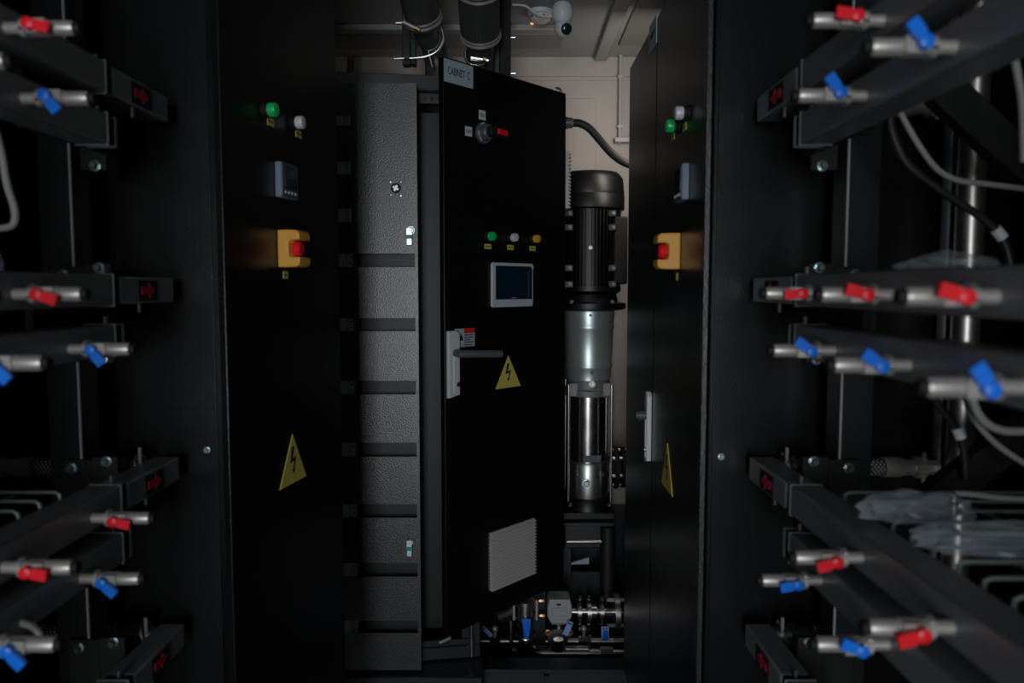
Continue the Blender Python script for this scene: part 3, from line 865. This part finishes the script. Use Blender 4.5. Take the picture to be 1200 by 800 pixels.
# actuator valve on the thick pipe
YA = 2.90
p = at(655, 745, YA)
av = thing('actuator_valve', 'grey box-shaped electric actuator on a steel valve', 'valve', (p.x, YA, zc + .03))
za, zb, zc_ = zat(725, YA), zat(719, YA), zat(697, YA)
hw = 14.5 * YA / FPX
m = MB(Matrix.Translation((p.x, YA, 0)))
m.prism([(-hw * .72, za), (hw * .72, za), (hw, zb + .008), (hw, zc_ - .03), (hw * .86, zc_), (-hw * .86, zc_), (-hw, zc_ - .03), (-hw, zb + .008)], -.045, .045)
ac = m.build('actuator', 'grey', av, bevel=.006, seg=3)
m = MB(); m.box(p.x - hw * .62, p.x + hw * .62, YA - .049, YA - .043, zat(716, YA), zat(706, YA)); m.build('cover_plate', 'grey', ac, bevel=.002)
m = MB(); m.box(p.x - .012, p.x + .004, YA - .0485, YA - .044, zat(703.5, YA), zat(701.5, YA)); m.build('position_window', 'print', ac)
m = MB(); m.cyl((p.x, YA, zat(742, YA)), (p.x, YA, za), .014, 14); m.box(p.x - .030, p.x + .030, YA - .02, YA + .02, zat(729, YA), za); m.build('stem', 'brushed', av)
zq = zc + .071
m = MB(); m.lathe((p.x - .006, YA + .02, zq), (0, -1, 0), [(.032, 0), (.032, .03), (.040, .031), (.040, .044), (.028, .045)], 24); m.build('valve_body', 'inox', av)
m = MB(); m.cyl((p.x - .004, YA - .026, zq), (p.x - .004, YA - .026, zc + .030), .020, 16); m.build('lower_pipe', 'inox', av)
for dx in (-.045, .04):
    bolt(MB(), (p.x + dx, YA - .03, zat(737, YA)), (0, -1, 0), .010, .012).build('brass_nut', 'brass', av)

# flanged pipe
y3 = 3.06; z3 = zat(716.5, y3)
fp = thing('flanged_pipe', 'steel pipe with three bolted wafer flanges beside the grey actuator', 'pipe', (at(697, 716, y3).x, y3, z3))
MB().cyl((at(664, 716, y3).x, y3, z3), (.46, y3, z3), .016, 16).build('pipe', 'inox', fp)
for px in (679, 690, 705):
    x = at(px, 716, y3).x
    m = MB(); m.cyl((x - .008, y3, z3), (x + .008, y3, z3), .034 if px != 690 else .044, 20); f_ = m.build('flange', 'brushed', fp)
    for sz in (1, -1):
        m = MB(); m.cyl((x, y3 - .012, z3), (x, y3 - .012, z3 + sz * .072), .006, 8); m.cyl((x, y3 - .012, z3 + sz * .046), (x, y3 - .012, z3 + sz * .058), .011, 6)
        m.build('flange_bolt', 'inox', f_)
x = at(722, 716, y3).x
m = MB(); m.cyl((x - .010, y3, z3), (x + .010, y3, z3), .075, 24); f_ = m.build('flange', 'brushed', fp)
for sz in (-1, 1):
    m = MB(); m.cyl((x - .04, y3 - .01, z3 + sz * .055), (x + .03, y3 - .01, z3 + sz * .055), .008, 8); m.build('flange_bolt', 'nickel', f_)
m = MB(); m.cyl((at(692, 710, y3).x, y3, z3), (at(699, 710, y3).x, y3, z3), .030, 20); m.build('socket', 'inox', fp)
# black hose end under the open door
bh = thing('drain_hose', 'black hose hanging under the open door above the blue lever', 'hose', at(605, 715, 3.02))
MB().tube([at(585, 722, 3.02), at(600, 715, 3.02), at(609, 700, 3.04), at(612, 685, 3.06)], .030, 14).build('hose', 'rubber', bh)
MB().tube([at(612, 733, 2.99), at(612, 720, 2.99), at(614, 708, 3.0)], .026, 14).build('hose_end', 'rubber', bh)

# ================================================================== overhead pipes
AX = Vector((0, -.82, .57)).normalized()


def overhead(name, label, px, py, d, rpx, ax_, length, bands, post):
    c = at(px, py, d); r = rpx * d / FPX
    t = thing(name, label, 'hose', c)
    m = MB(); m.lathe(c, ax_, [(r * .97, 0), (r, .01), (r, length)], 36)
    m.build('hose', 'hose', t)
    return t, c, r


h1, c1, r1 = overhead('overhead_hose', 'slanting dark overhead hose above the switchgear cabinet', 497, 27, 2.80, 20.5, AX + Vector((-.10, 0, 0)), .60, 0, 0)
A1 = (AX + Vector((-.10, 0, 0))).normalized()
for s_, rr in ((.018, .0060), (.034, .004)):
    MB().torus(c1 + A1 * s_, A1, r1 * 1.0, rr, 40, 8).build('hose_clamp', 'nickel', h1)
m = MB(); q = c1 + A1 * .02 + Vector((-.035, -.055, -.045)); m.cyl(q + Vector((-.03, 0, .014)), q + Vector((.03, 0, -.016)), .007, 10); cs = m.build('clamp_screw', 'nickel', h1)
m = MB(); m.cyl(q + Vector((.015, -.002, -.008)), q + Vector((.028, -.002, -.015)), .009, 8); m.build('screw_head', 'brass', cs)
# lower elbow, U bolt
m = MB(); m.tube([c1 + A1 * .02, at(500, 40, 2.86), at(507, 52, 2.90), at(512, 75, 2.93), at(512, 100, 2.93)], .046, 22)
m.build('elbow', 'hose', h1)
U1 = [(512, 24), (518, 36), (519, 48), (512, 60), (500, 66), (486, 68), (462, 68.8)]
m = MB(); m.tube([at(a, b, 2.80) for a, b in U1], .0052, 10); m.build('u_bolt', 'inox', h1)
U2 = [(513, 36), (515.5, 46), (511, 55), (503, 59), (496, 56), (493, 51)]
m = MB(); m.tube([at(a, b, 2.81) for a, b in U2], .0040, 8); m.build('hose_clamp', 'inox', h1)
p0, p1 = at(474, 68.4, 2.80), at(480, 68.2, 2.80)
m = MB(); m.cyl(p0, p1, .011, 6); m.build('nut', 'brushed', h1)
p0, p1 = at(502, 60, 2.80), at(507, 79, 2.80)
m = MB(); m.cyl(p0, p1, .0035, 8); m.cyl(p0 + (p1 - p0) * .7, p1, .007, 8, .009); m.build('drain_stub', 'inox', h1)
p0, p1 = at(464, 27, 2.84), at(478, 27, 2.84)
m = MB(); m.cyl(p0, p1, .0065, 10); m.build('threaded_rod', 'brushed', h1)
hb_ = thing('hose_bracket', 'short grey bracket with a dark green pad behind the slanting hose', 'bracket', at(476, 75, 3.03))
a_, b_ = at(471, 30, 3.01), at(481, 76, 3.01)
MB().box(a_.x, b_.x, 3.01, 3.05, b_.z, CEIL).build('strut', 'frame', hb_, bevel=.002)
a_, b_ = at(481, 44, 3.0), at(487, 75, 3.0)
MB().box(a_.x, b_.x, 3.0, 3.05, b_.z, a_.z).build('pad', 'pad', hb_, bevel=.002)

h2, c2, r2 = overhead('overhead_hose', 'ribbed black overhead hose beside the black hanging post', 563, 44, 2.80, 22.3, AX, .60, 0, 0)
m = MB()
for k in range(40):
    a = 2 * PI * k / 40
    e = AX.orthogonal().normalized(); f = AX.cross(e)
    d_ = e * math.cos(a) + f * math.sin(a)
    m.cyl(c2 + AX * .02 + d_ * r2, c2 + AX * .18 + d_ * r2, .0014, 5)
m.build('rib', 'hose', h2)['kind'] = 'stuff'
for s_, rr in ((.010, .0060), (.024, .004)):
    MB().torus(c2 + AX * s_, AX, r2 * 1.0, rr, 40, 8).build('hose_clamp', 'nickel', h2)
for s_, rr in ((.185, .006), (.205, .007), (.228, .007)):
    MB().torus(c2 + AX * s_, AX, r2 * 1.0, rr, 40, 8).build('steel_ring', 'nickel', h2)
q = at(562, 69, 2.74)
m = MB(); m.cyl(q + Vector((-.03, 0, .004)), q + Vector((.032, 0, -.006)), .007, 10); cs = m.build('clamp_screw', 'inox', h2)
m = MB(); m.cyl(q + Vector((.012, -.002, -.002)), q + Vector((.024, -.002, -.005)), .010, 8); m.build('screw_head', 'brass', cs)
m = MB(); m.tube([c2 + AX * .01, at(563, 60, 2.86), at(563, 80, 2.89), at(563, 99, 2.89)], .052, 22); m.build('lower_pipe', 'hose', h2)
m = MB(); m.tube([at(a, b, 2.76) for a, b in ((545, 59), (545.5, 68), (549, 74), (557, 76.5), (564, 76), (569, 73))], .0048, 10); m.build('u_bolt', 'inox', h2)

po = thing('hanging_post', 'black square post hanging from the ceiling behind the open door', 'post', (at(592, 60, 2.95).x, 2.95, CEIL))
a_, b_ = at(585.5, 50, 2.93), at(598.5, 50, 2.93)
MB().box(a_.x, b_.x, 2.93, 2.97, 2.26, CEIL).build('strut', 'matte', po, bevel=.002)
MB().box(a_.x - .022, a_.x, 2.925, 2.965, 2.27, zat(48, 2.925)).build('pad', 'pad', po, bevel=.002)
for py in (44, 86):
    p = at(601, py, 2.95); MB().cyl((b_.x, 2.95, p.z), (b_.x + .018, 2.95, p.z), .005, 10).build('stud', 'zinc', po)

# ================================================================== ceiling fittings
sd_c = at(636, 6, 3.10); sd_c.z = CEIL
sd = thing('smoke_detector', 'round white smoke detector on the ceiling beside the camera', 'detector', (sd_c.x - .01, 3.10, CEIL))
m = MB(); m.lathe((sd_c.x - .01, 3.10, CEIL), (0, 0, -1), [(.050, 0), (.050, .016), (.042, .020), (.040, .034), (.030, .042), (.012, .044)], 32); m.build('body', 'white', sd)
for k in range(10):
    a = 2 * PI * k / 10
    T = Matrix.Translation((sd_c.x - .01, 3.10, 0)) @ Matrix.Rotation(a, 4, 'Z')
    MB(T).box(.0385, .0412, -.007, .007, CEIL - .030, CEIL - .023).build('slot', 'print', sd)
cc = at(659, 25, 3.02)
sc_ = thing('security_camera', 'white ball-shaped security camera with a black lens under the ceiling', 'camera', (cc.x, 3.02, CEIL))
m = MB(); m.lathe((cc.x, 3.02, CEIL), (0, 0, -1), [(.030, 0), (.036, .006), (.042, .030), (.041, .050), (.034, .066), (.024, .074)], 32); m.build('mount', 'white', sc_)
hc_ = Vector((cc.x + .002, 3.01, CEIL - .098)); m = MB(); m.sphere(hc_, .034, 28); hd2 = m.build('head', 'white', sc_)
dl = (Vector((.006, -.030, -.010))).normalized(); m = MB(); m.lathe(hc_ + dl * .024 + Vector((.006, 0, 0)), dl, [(.022, 0), (.021, .008), (.015, .012), (.004, .0135)], 24); m.build('lens', 'screen', hd2)
m = MB(); m.tube([(sd_c.x - .12, 3.02, CEIL - .004), (sd_c.x - .07, 3.0, CEIL - .016), (sd_c.x - .02, 3.02, CEIL - .042), (cc.x - .03, 3.02, CEIL - .050)], .004, 8)
m.build('supply_cable', 'white', sc_)
il = thing('indicator_light', 'tiny warm indicator light on the ceiling rail', 'indicator', at(623.5, 26, 3.235))
MB().lathe(at(623.5, 26, 3.237), (0, -1, -.3), [(.010, 0), (.009, .006), (.004, .009)], 14).build('lens', 'warm', il)

# conduit on the back wall
x = at(727, 100, YB - .03).x
cd = thing('wall_conduit', 'thin vertical conduit on the beige back wall with a bottom bracket', 'conduit', (x, YB - .03, zat(165, YB)))
MB().cyl((x, YB - .03, zat(168, YB - .03)), (x, YB - .03, zat(61, YB - .03)), .0085, 12).build('tube', 'grey', cd)
for py in (92, 150):
    MB().box(x - .012, x + .012, YB - .040, YB - .008, zat(py, YB) - .006, zat(py, YB) + .006).build('clip', 'grey', cd)
MB().box(x - .025, x + .12, YB - .05, YB, zat(165.5, YB) - .012, zat(165.5, YB) + .010).build('bracket', 'grey', cd, bevel=.002)
cb_ = thing('power_cable', 'thick black cable curving from the cabinet gland to the side cabinet', 'cable', at(700, 165, 3.03))
MB().tube([(CX1 + .033, 3.03, g.z), at(679, 144.5, 3.03), at(690, 150, 3.03), at(702, 163, 3.03), at(716, 179, 3.03), at(731, 190, 3.03), at(752, 197, 3.03)], .0155, 14).build('sheath', 'rubber', cb_)

# ================================================================== racks with manifolds
RX = {'L': -.622, 'R': .443}
SG = {'L': 1, 'R': -1}       # direction from the rack into the aisle
ZL = [CAMZ + .322, CAMZ - .004, CAMZ - .337, CAMZ - .659]
DROP = .078
BS = .049
RED_W = {0: 'topmost', 1: 'second', 2: 'third', 3: 'lowest'}
SIDE_W = {'L': 'left', 'R': 'right'}


def valve_meshes(s):
    """Meshes of one small ball valve, axis along local x times s, pivot on the viewer's side."""
    out = {}
    m = MB(); m.lathe((0, 0, 0), (s, 0, 0), [(.0075, 0), (.0075, .018), (.0085, .019), (.0085, .0205), (.0125, .021), (.0125, .0275), (.0085, .028), (.0085, .032), (.0100, .034), (.0100, .054), (.0085, .056)], 14)
    m.cbox((s * .045, -.004, 0), (.018, .016, .017))
    out['body'] = m.mesh('valve_body', 'nickel')
    m = MB(); m.lathe((s * .0205, 0, 0), (s, 0, 0), [(.0105, 0), (.0132, .001), (.0132, .0065), (.0105, .0075)], 6)
    out['nut'] = m.mesh('nut', 'zinc')
    m = MB(); m.lathe((s * .055, 0, 0), (s, 0, 0), [(.0078, 0), (.0092, .002), (.0092, .026), (.0080, .029), (.0055, .029), (.0055, .012)], 16)
    out['tip'] = m.mesh('hose_nipple', 'nickel')
    m = MB(); m.lathe((s * .0835, 0, 0), (s, 0, 0), [(.0080, 0), (.0070, .008)], 14)
    out['cap'] = m.mesh('dust_cap', 'matte')
    return out


def lever_mesh(mm, big=1.0):
    m = MB()
    m.lathe((0, -.003, 0), (0, -1, 0), [(.0085, 0), (.0085, .009), (.006, .0105)], 16)
    m.prism([(-.004, -.0055), (.008, -.0062), (.012, -.0078), (.030, -.0078), (.030, .0078), (.012, .0078), (.008, .0062), (-.004, .0055)], -.0115, -.0055)
    m.cyl((0, 0, 0), (0, -.006, 0), .004, 8)
    me = m.mesh('valve_handle', mm)
    return me


def screw_mesh():
    return MB().lathe((0, -.0105, 0), (0, -1, 0), [(.0026, 0), (.0026, .0012)], 8).mesh('handle_screw', 'zinc')


VM = {s: valve_meshes(SG[s]) for s in 'LR'}
LV = {'red': lever_mesh('red'), 'blue': lever_mesh('blue')}
SM = screw_mesh()


def add_valve(parent, side, z, d, colr, ang, dz=0.0):
    x = RX[side]; s = SG[side]
    T = Matrix.Translation((x, d, z + dz))
    v = link('ball_valve', VM[side]['body'], parent, T)
    link('hose_nipple', VM[side]['tip'], v, T)
    link('dust_cap', VM[side]['cap'], v, T)
    link('nut', VM[side]['nut'], v, T)
    P = T @ Matrix.Translation((s * .038, -.011, 0)) @ Matrix.Rotation(-math.radians(ang), 4, 'Y') @ Matrix.Scale(.86, 4)
    link('valve_handle', LV[colr], v, P)['label'] = colr + ' valve lever'
    link('handle_screw', SM, v, P)
    v['label'] = 'small nickel ball valve with a ' + colr + ' lever'
    return v


def manifold(side, lev, colr, y_end=1.18, box=True, label=''):
    x = RX[side]; s = SG[side]; z = ZL[lev] - (DROP if colr == 'blue' else 0)
    t = thing('coolant_manifold', label, 'manifold', (x - s * BS / 2, .6, z - BS / 2))
    xa, xb = sorted((x, x - s * BS))
    MB().box(xa, xb, -.4, y_end, z - BS / 2, z + BS / 2).build('tube', 'beam', t, bevel=.003, seg=2)
    MB().box(xa - .0015, xb + .0015, y_end, y_end + .003, z - BS / 2 - .0015, z + BS / 2 + .0015).build('end_plate', 'beam', t, bevel=.001)
    if box:
        MB().box(xa + .004, xb - .004, y_end + .003, y_end + .026, z - BS / 2 + .004, z + BS / 2 - .004).build('coupling', 'matte', t)
        hb2 = .022
        eb = MB().box(xa + .001, xb - .001, y_end + .026, 1.395, z - hb2, z + hb2).build('end_box', 'beam', t, bevel=.003, seg=2)
        # arrow print on the aisle side
        xf = x - s * .001
        F_ = Matrix.Translation((xf, 1.295, z - .001)) @ (Matrix.Rotation(PI / 2, 4, 'Z') if s > 0 else Matrix.Rotation(-PI / 2, 4, 'Z'))
        sgn = 1 if s > 0 else -1
        MB(F_).box(-.034, .034, -.0012, 0.0, -.017, .017).build('sticker', 'matte', eb)
        ar = [(-.024, -.007), (.002, -.007), (.002, -.013), (.024, 0), (.002, .013), (.002, .007), (-.024, .007)]
        MB(F_).prism([(sgn * a, b) for a, b in ar], -.0018, -.001).build('flow_arrow', 'arrow', eb)
        yb = 1.285
        m = MB(); m.cyl((x - s * .012, yb, z - hb2 - .016), (x - s * .012, yb, z - hb2 + .002), .0026, 8); m.build('stud', 'brushed', eb)
    else:
        MB().box(xa + .003, xb - .003, y_end + .003, y_end + .026, z - BS / 2 + .003, z + BS / 2 - .003).build('coupling', 'matte', t)
        MB().box(xa + .0005, xb - .0005, y_end + .026, y_end + .032, z - BS / 2, z + BS / 2).build('end_plate', 'beam', t, bevel=.002)
    m = MB(); m.cyl((x - s * .020, y_end + .012, z + BS / 2 - .006), (x - s * .020, y_end + .012, z + BS / 2 + .012), .003, 8); m.build('stud', 'brushed', t)
    return t, z


def dval(side, tip_px, py):
    r = ray(tip_px, py); xt = RX[side] + SG[side] * .084
    return xt / r.x * r.y


MAN = {}
VAL = {
    ('L', 0, 'red'): [(87, 24, -12)], ('L', 0, 'blue'): [(104, 101, -52), (8, 98, -52)],
    ('L', 1, 'red'): [(96, 335, -18), (-12, 335, -18)], ('L', 1, 'blue'): [(152, 394, -50), (50, 406, -48)],
    ('L', 2, 'red'): [(175, 586, -12), (84, 638, -8)], ('L', 2, 'blue'): [(163, 651, -42), (64, 722, -46)],
    ('R', 0, 'red'): [(952, 27, 172)], ('R', 0, 'blue'): [(935, 113, 128), (1020, 56, 128)],
    ('R', 1, 'red'): [(897, 341, 184), (962, 342, 165), (1060, 344, 165)],
    ('R', 1, 'blue'): [(906, 402, 145), (977, 415, 145), (1085, 440, 125)],
    ('R', 2, 'red'): [(932, 638, 195), (1018, 716, 195)], ('R', 2, 'blue'): [(893, 666, 188), (957, 737, 158)],
    ('L', 3, 'red'): [], ('R', 3, 'red'): [],
}
LAB = {
    0: 'topmost dark grey manifold with a %s valve on the %s rack',
    1: 'dark grey manifold at eye level with %s valves on the %s rack',
    2: 'dark grey manifold beside the wire shelf with %s valves on the %s rack',
    3: 'lowest dark grey manifold, its end box near the floor, on the %s rack',
}
for side in 'LR':
    for lev in range(4):
        for colr in ('red', 'blue'):
            if lev == 3 and colr == 'blue': continue
            lab = LAB[lev] % ((colr, SIDE_W[side]) if lev < 3 else SIDE_W[side])
            if lev == 3:
                t, z = manifold(side, lev, colr, label=lab)
            else:
                t, z = manifold(side, lev, colr, box=(colr == 'red'), label=lab)
            for px, py, an in VAL[(side, lev, colr)]:
                d = dval(side, px, py)
                add_valve(t, side, z, d, colr, an, dz=-.004)

# uprights with bracket plates and bolts
for side in 'LR':
    s = SG[side]; x = RX[side]
    u = thing('rack_upright', 'black steel upright post of the %s rack with zinc bolts' % SIDE_W[side], 'post', (x - s * .16, 1.32, 0))
    xa, xb = sorted((x - s * .128, x - s * .185))
    MB().box(xa, xb, 1.30, 1.36, 0, CEIL).build('post', 'frame', u, bevel=.002)
    xe = x - s * .128
    xa, xb = sorted((xe, xe + s * .003))
    MB().box(xa, xb, 1.2945, 1.2985, 0, CEIL).build('lit_edge_flange', 'grey', u)  # flange lip in pale grey, standing in for light caught on the post edge
    for lev in range(4):
        z = ZL[lev] - .01
        for (o0, o1, z0, z1) in ((.06, .105, -.115, .055), (.106, .160, -.055, .05)):
            xa, xb = sorted((x - s * o0, x - s * o1))
            br = MB().box(xa, xb, 1.288 if o0 < .1 else 1.290, 1.299, z + z0, z + z1).build('bracket', 'matte', u, bevel=.001)
        pz = [(.078, .048), (.078, -.108), (.140, .036)]
        for o0, dz in pz:
            bolt(MB(), (x - s * o0, 1.287 if o0 < .1 else 1.289, z + dz), (0, -1, 0), .0068, .009).build('bolt', 'zinc', u)
        xa, xb = sorted((x - s * (BS + .001), x - s * .062))
        MB().box(xa, xb, 1.06, 1.298, z - .09, z - .012).build('side_arm', 'matte', u)

# rear posts and diagonal braces
def brace(name, label, pts, wdt, dep, d, mm='matte'):
    a, b = at(*pts[0], d), at(*pts[1], d)
    dv = (b - a).normalized(); up = dv.cross(Vector((0, 1, 0))).normalized()
    t = thing(name, label, 'brace', a)
    m = MB(Matrix(((dv.x, 0, up.x, a.x), (dv.y, 1, up.y, a.y), (dv.z, 0, up.z, a.z), (0, 0, 0, 1))))
    m.box(0, (b - a).length, 0, dep, -wdt / 2, wdt / 2)
    m.build('bar', mm, t, bevel=.002)
    return t


brace('diagonal_brace', 'black diagonal brace crossing the polished riser pipe near the top', ((1108, 100), (1215, 200)), .055, .03, 1.18)
brace('diagonal_brace', 'black diagonal brace rising above the wire shelf', ((1095, 592), (1215, 500)), .05, .03, 1.16)

# risers
def riser(px, d, r, label, mm='polished'):
    x = at(px, 337, d).x
    t = thing('riser_pipe', label, 'pipe', (x, d, 0))
    MB().cyl((x, d, .02), (x, d, CEIL - .02), r, 28).build('pipe', mm, t)
    for z in (.45, 2.15):
        MB().lathe((x, d, z), (0, 0, 1), [(r * 1.25, 0), (r * 1.25, .02)], 28).build('clamp', 'brushed', t)
    return t, x


rp, rx = riser(1133, 1.36, .0235, 'tall polished stainless riser pipe behind the right rack')
riser(1108, 1.41, .012, 'slim dark steel riser beside the polished pipe', 'lever')
_, lx = riser(-70, 1.36, .0235, 'stainless riser pipe behind the left rack')

# braided hoses between end boxes and risers
for side, xr in (('L', lx), ('R', rx)):
    s = SG[side]; x = RX[side] - s * BS
    for lev in (0, 2, 3):
        z = ZL[lev] + .004; y = 1.388
        w_ = {0: 'topmost', 2: 'wire shelf level', 3: 'lowest'}[lev]
        t = thing('braided_hose', 'braided steel hose joining the %s manifold to the %s riser' % (w_, SIDE_W[side]), 'hose', (x, y, z))
        e = -s
        L = abs(xr - x) - .024
        r = .0165
        m = MB(); m.lathe((x + e * .001, y, z), (e, 0, 0), [(.014, 0), (.014, .03), (.020, .031), (.020, .05), (.015, .052), (.015, .075)], 16); m.build('elbow_fitting', 'brushed', t)
        m = MB(); m.lathe((x + e * .075, y, z), (e, 0, 0), [(r * .9, 0), (r, .004), (r, L * .66 - .08), (r * .9, L * .66 - .076)], 22); m.build('braid', 'braid', t)
        m = MB(); m.lathe((x + e * L * .66, y, z), (e, 0, 0), [(.019, 0), (.019, .032), (.016, .034), (.016, .046)], 20); m.build('ferrule', 'nickel', t)
        m = MB(); m.lathe((x + e * (L * .66 + .046), y, z), (e, 0, 0), [(.015, 0), (.015, .012), (.021, .013), (.021, .032), (.014, .033), (.014, L * .34 - .046)], 8); m.build('union', 'nickel', t)
        xq = x + e * (L * .66 + .07)
        m = MB(); m.cyl((xq, y - .012, z - .026), (xq, y - .012, z + .030), .004, 8); m.build('stud', 'nickel', t)
        xq = x + e * .02
        m = MB(); m.torus((xq, y, z + .002), (1, 0, .3), .022, .003, 20, 6); m.build('clip', 'brushed', t)
        m = MB(); m.cyl((xq - e * .006, y - .016, z + .010), (xq - e * .006, y - .016, z + .040), .0032, 8); m.build('stud', 'nickel', t)

# wire shelves
for side in 'LR':
    s = SG[side]; x = RX[side] - s * .056
    z = ZL[2] + .030
    t = thing('wire_shelf', 'wire basket shelf lying behind the %s manifolds' % SIDE_W[side], 'shelf', (x - s * .2, .7, z))
    ye = .60
    for k in range(15):
        y = 1.116 - .048 * k
        if y < ye + .01: continue
        m = MB(); m.tube([(x, y, z - .018), (x - s * .002, y, z - .003), (x - s * .008, y, z), (x - s * .37, y, z)], .0030, 7, smooth=False); m.build('cross_wire', 'wire', t)
    for xo in (.075, .16, .25, .34):
        m = MB(); m.cyl((x - s * xo, 1.125, z - .006), (x - s * xo, ye, z - .006), .0030, 7); m.build('long_wire', 'wire', t)


# plastic bags
def bag(name, label, c, size, seed):
    random.seed(seed)
    bm = bmesh.new(); bmesh.ops.create_icosphere(bm, subdivisions=4, radius=1)
    ph = [(Vector((random.uniform(-1, 1), random.uniform(-1, 1), random.uniform(-1, 1))).normalized() * random.uniform(3, 8), random.uniform(0, 6.3)) for _ in range(9)]
    for v in bm.verts:
        n = v.co.copy()
        f = 1.0 + sum(.075 * (1 - abs(math.sin(n.dot(k) + p_))) - .03 for k, p_ in ph)
        v.co = Vector((n.x * f * size[0], n.y * f * size[1], max(n.z * f, -.55) * size[2]))
    me = bpy.data.meshes.new(name); bm.to_mesh(me); bm.free()
    for p_ in me.polygons: p_.use_smooth = False
    me.materials.append(M['clear'])
    o = link(name, me, None, Matrix.Translation(Vector(c) + Vector((0, 0, size[2] * .55))))
    o['label'] = label; o['category'] = 'plastic bag'
    return o


zs = ZL[2] + .034
p = at(1073, 588, .98)
bag('plastic_bag', 'crumpled clear plastic bag at the far end of the wire shelf', (p.x, p.y, zs), (.075, .03, .022), 3)
p = at(1150, 640, .86)
bag('plastic_bag', 'long clear plastic wrap lying across the wire shelf', (p.x + .02, p.y, zs), (.10, .035, .020), 5)
z1 = ZL[1] + BS / 2
bag('plastic_bag', 'clear plastic bag on the eye level manifold before the polished riser', (RX['R'] + .048 + .045, .93, z1 - .012), (.060, .045, .022), 8)
bag('plastic_bag', 'clear plastic bag on the eye level manifold at the picture edge', (RX['L'] - .075, .985, z1 - .008), (.032, .03, .034), 9)
for sd_, yy, nm in (('R', .93, 'right'), ('L', .985, 'left')):
    x = RX[sd_] - SG[sd_] * BS
    m = MB(); xa, xb = sorted((x - SG[sd_] * .013, x - SG[sd_] * .13)); m.box(xa, xb, .945 if sd_ == 'L' else .70, 1.10, z1 - .034, z1 - .030)
    o = m.build('cable_tray', 'matte'); o['label'] = 'flat black cable tray behind the eye level manifold of the %s rack' % nm; o['category'] = 'tray'


# cables
def cable(name, label, pts, d, r, mm):
    P = [at(a, b, d if not isinstance(d, tuple) else d[0] + (d[1] - d[0]) * i / (len(pts) - 1)) for i, (a, b) in enumerate(pts)]
    t = thing(name, label, 'cable', P[0])
    MB().tube(P, r, 10).build('sheath', mm, t)
    return t


cable('grey_cable', 'pale grey cable drooping in front of the polished riser near the top', [(1053, 127), (1062, 145), (1078, 172), (1098, 198), (1122, 211), (1160, 216), (1215, 223)], 1.17, .0045, 'cable')
cable('grey_cable', 'pale grey cable at the picture edge above the eye level manifold', [(1186, 55), (1192, 85), (1198, 125), (1200, 190)], .98, .005, 'cable')
cable('grey_cable', 'pale grey cable looping below the eye level manifold to the picture edge', [(1141, 440), (1140, 468), (1152, 492), (1175, 504), (1215, 505)], .98, .0055, 'cable')
cable('grey_cable', 'thin grey cable sloping down across the polished riser below', [(1128, 440), (1130, 462), (1142, 492), (1170, 522), (1215, 552)], 1.02, .004, 'cable')
k_ = cable('black_cable', 'black cable with a white band sagging across the polished riser', [(1043, 130), (1046, 155), (1062, 190), (1095, 218), (1125, 238), (1152, 256), (1172, 276), (1182, 300), (1184, 330)], 1.14, .0062, 'rubber')
a_, b_ = at(1166, 268, 1.14), at(1175, 279, 1.14)
MB().cyl(a_, b_, .0085, 12).build('white_band', 'white', k_)
k_ = cable('black_cable', 'black cable with a white band below the eye level manifold', [(1085, 450), (1100, 475), (1118, 498), (1128, 520), (1132, 560)], 1.14, .0062, 'rubber')
a_, b_ = at(1121, 501, 1.14), at(1126, 513, 1.14)
MB().cyl(a_, b_, .0085, 12).build('white_band', 'white', k_)
cable('grey_cable', 'grey cable loop hanging at the left picture edge', [(-8, 140), (2, 180), (8, 215), (17, 245), (16, 262), (5, 267), (-15, 267)], 1.02, .0045, 'cable')
cable('grey_cable', 'grey cable loop under the blue valve near the floor', [(20, 728), (40, 735), (46, 747), (32, 759), (0, 767), (-15, 768)], .93, .0042, 'cable')
cable('grey_cable', 'pale cable lying along the far bag on the wire shelf', [(1118, 578), (1140, 579), (1170, 583), (1215, 585)], 1.02, .004, 'cable')
p = at(1117, 590, 1.0)
t_ = thing('wire_end_plug', 'small bright metal plug standing on the wire shelf beside the bag', 'plug', (p.x, p.y, zs - .001))
MB().lathe((p.x, p.y, zs - .001), (0, 0, 1), [(.010, 0), (.010, .010), (.006, .011), (.0085, .018), (.006, .026)], 14).build('plug', 'inox', t_)
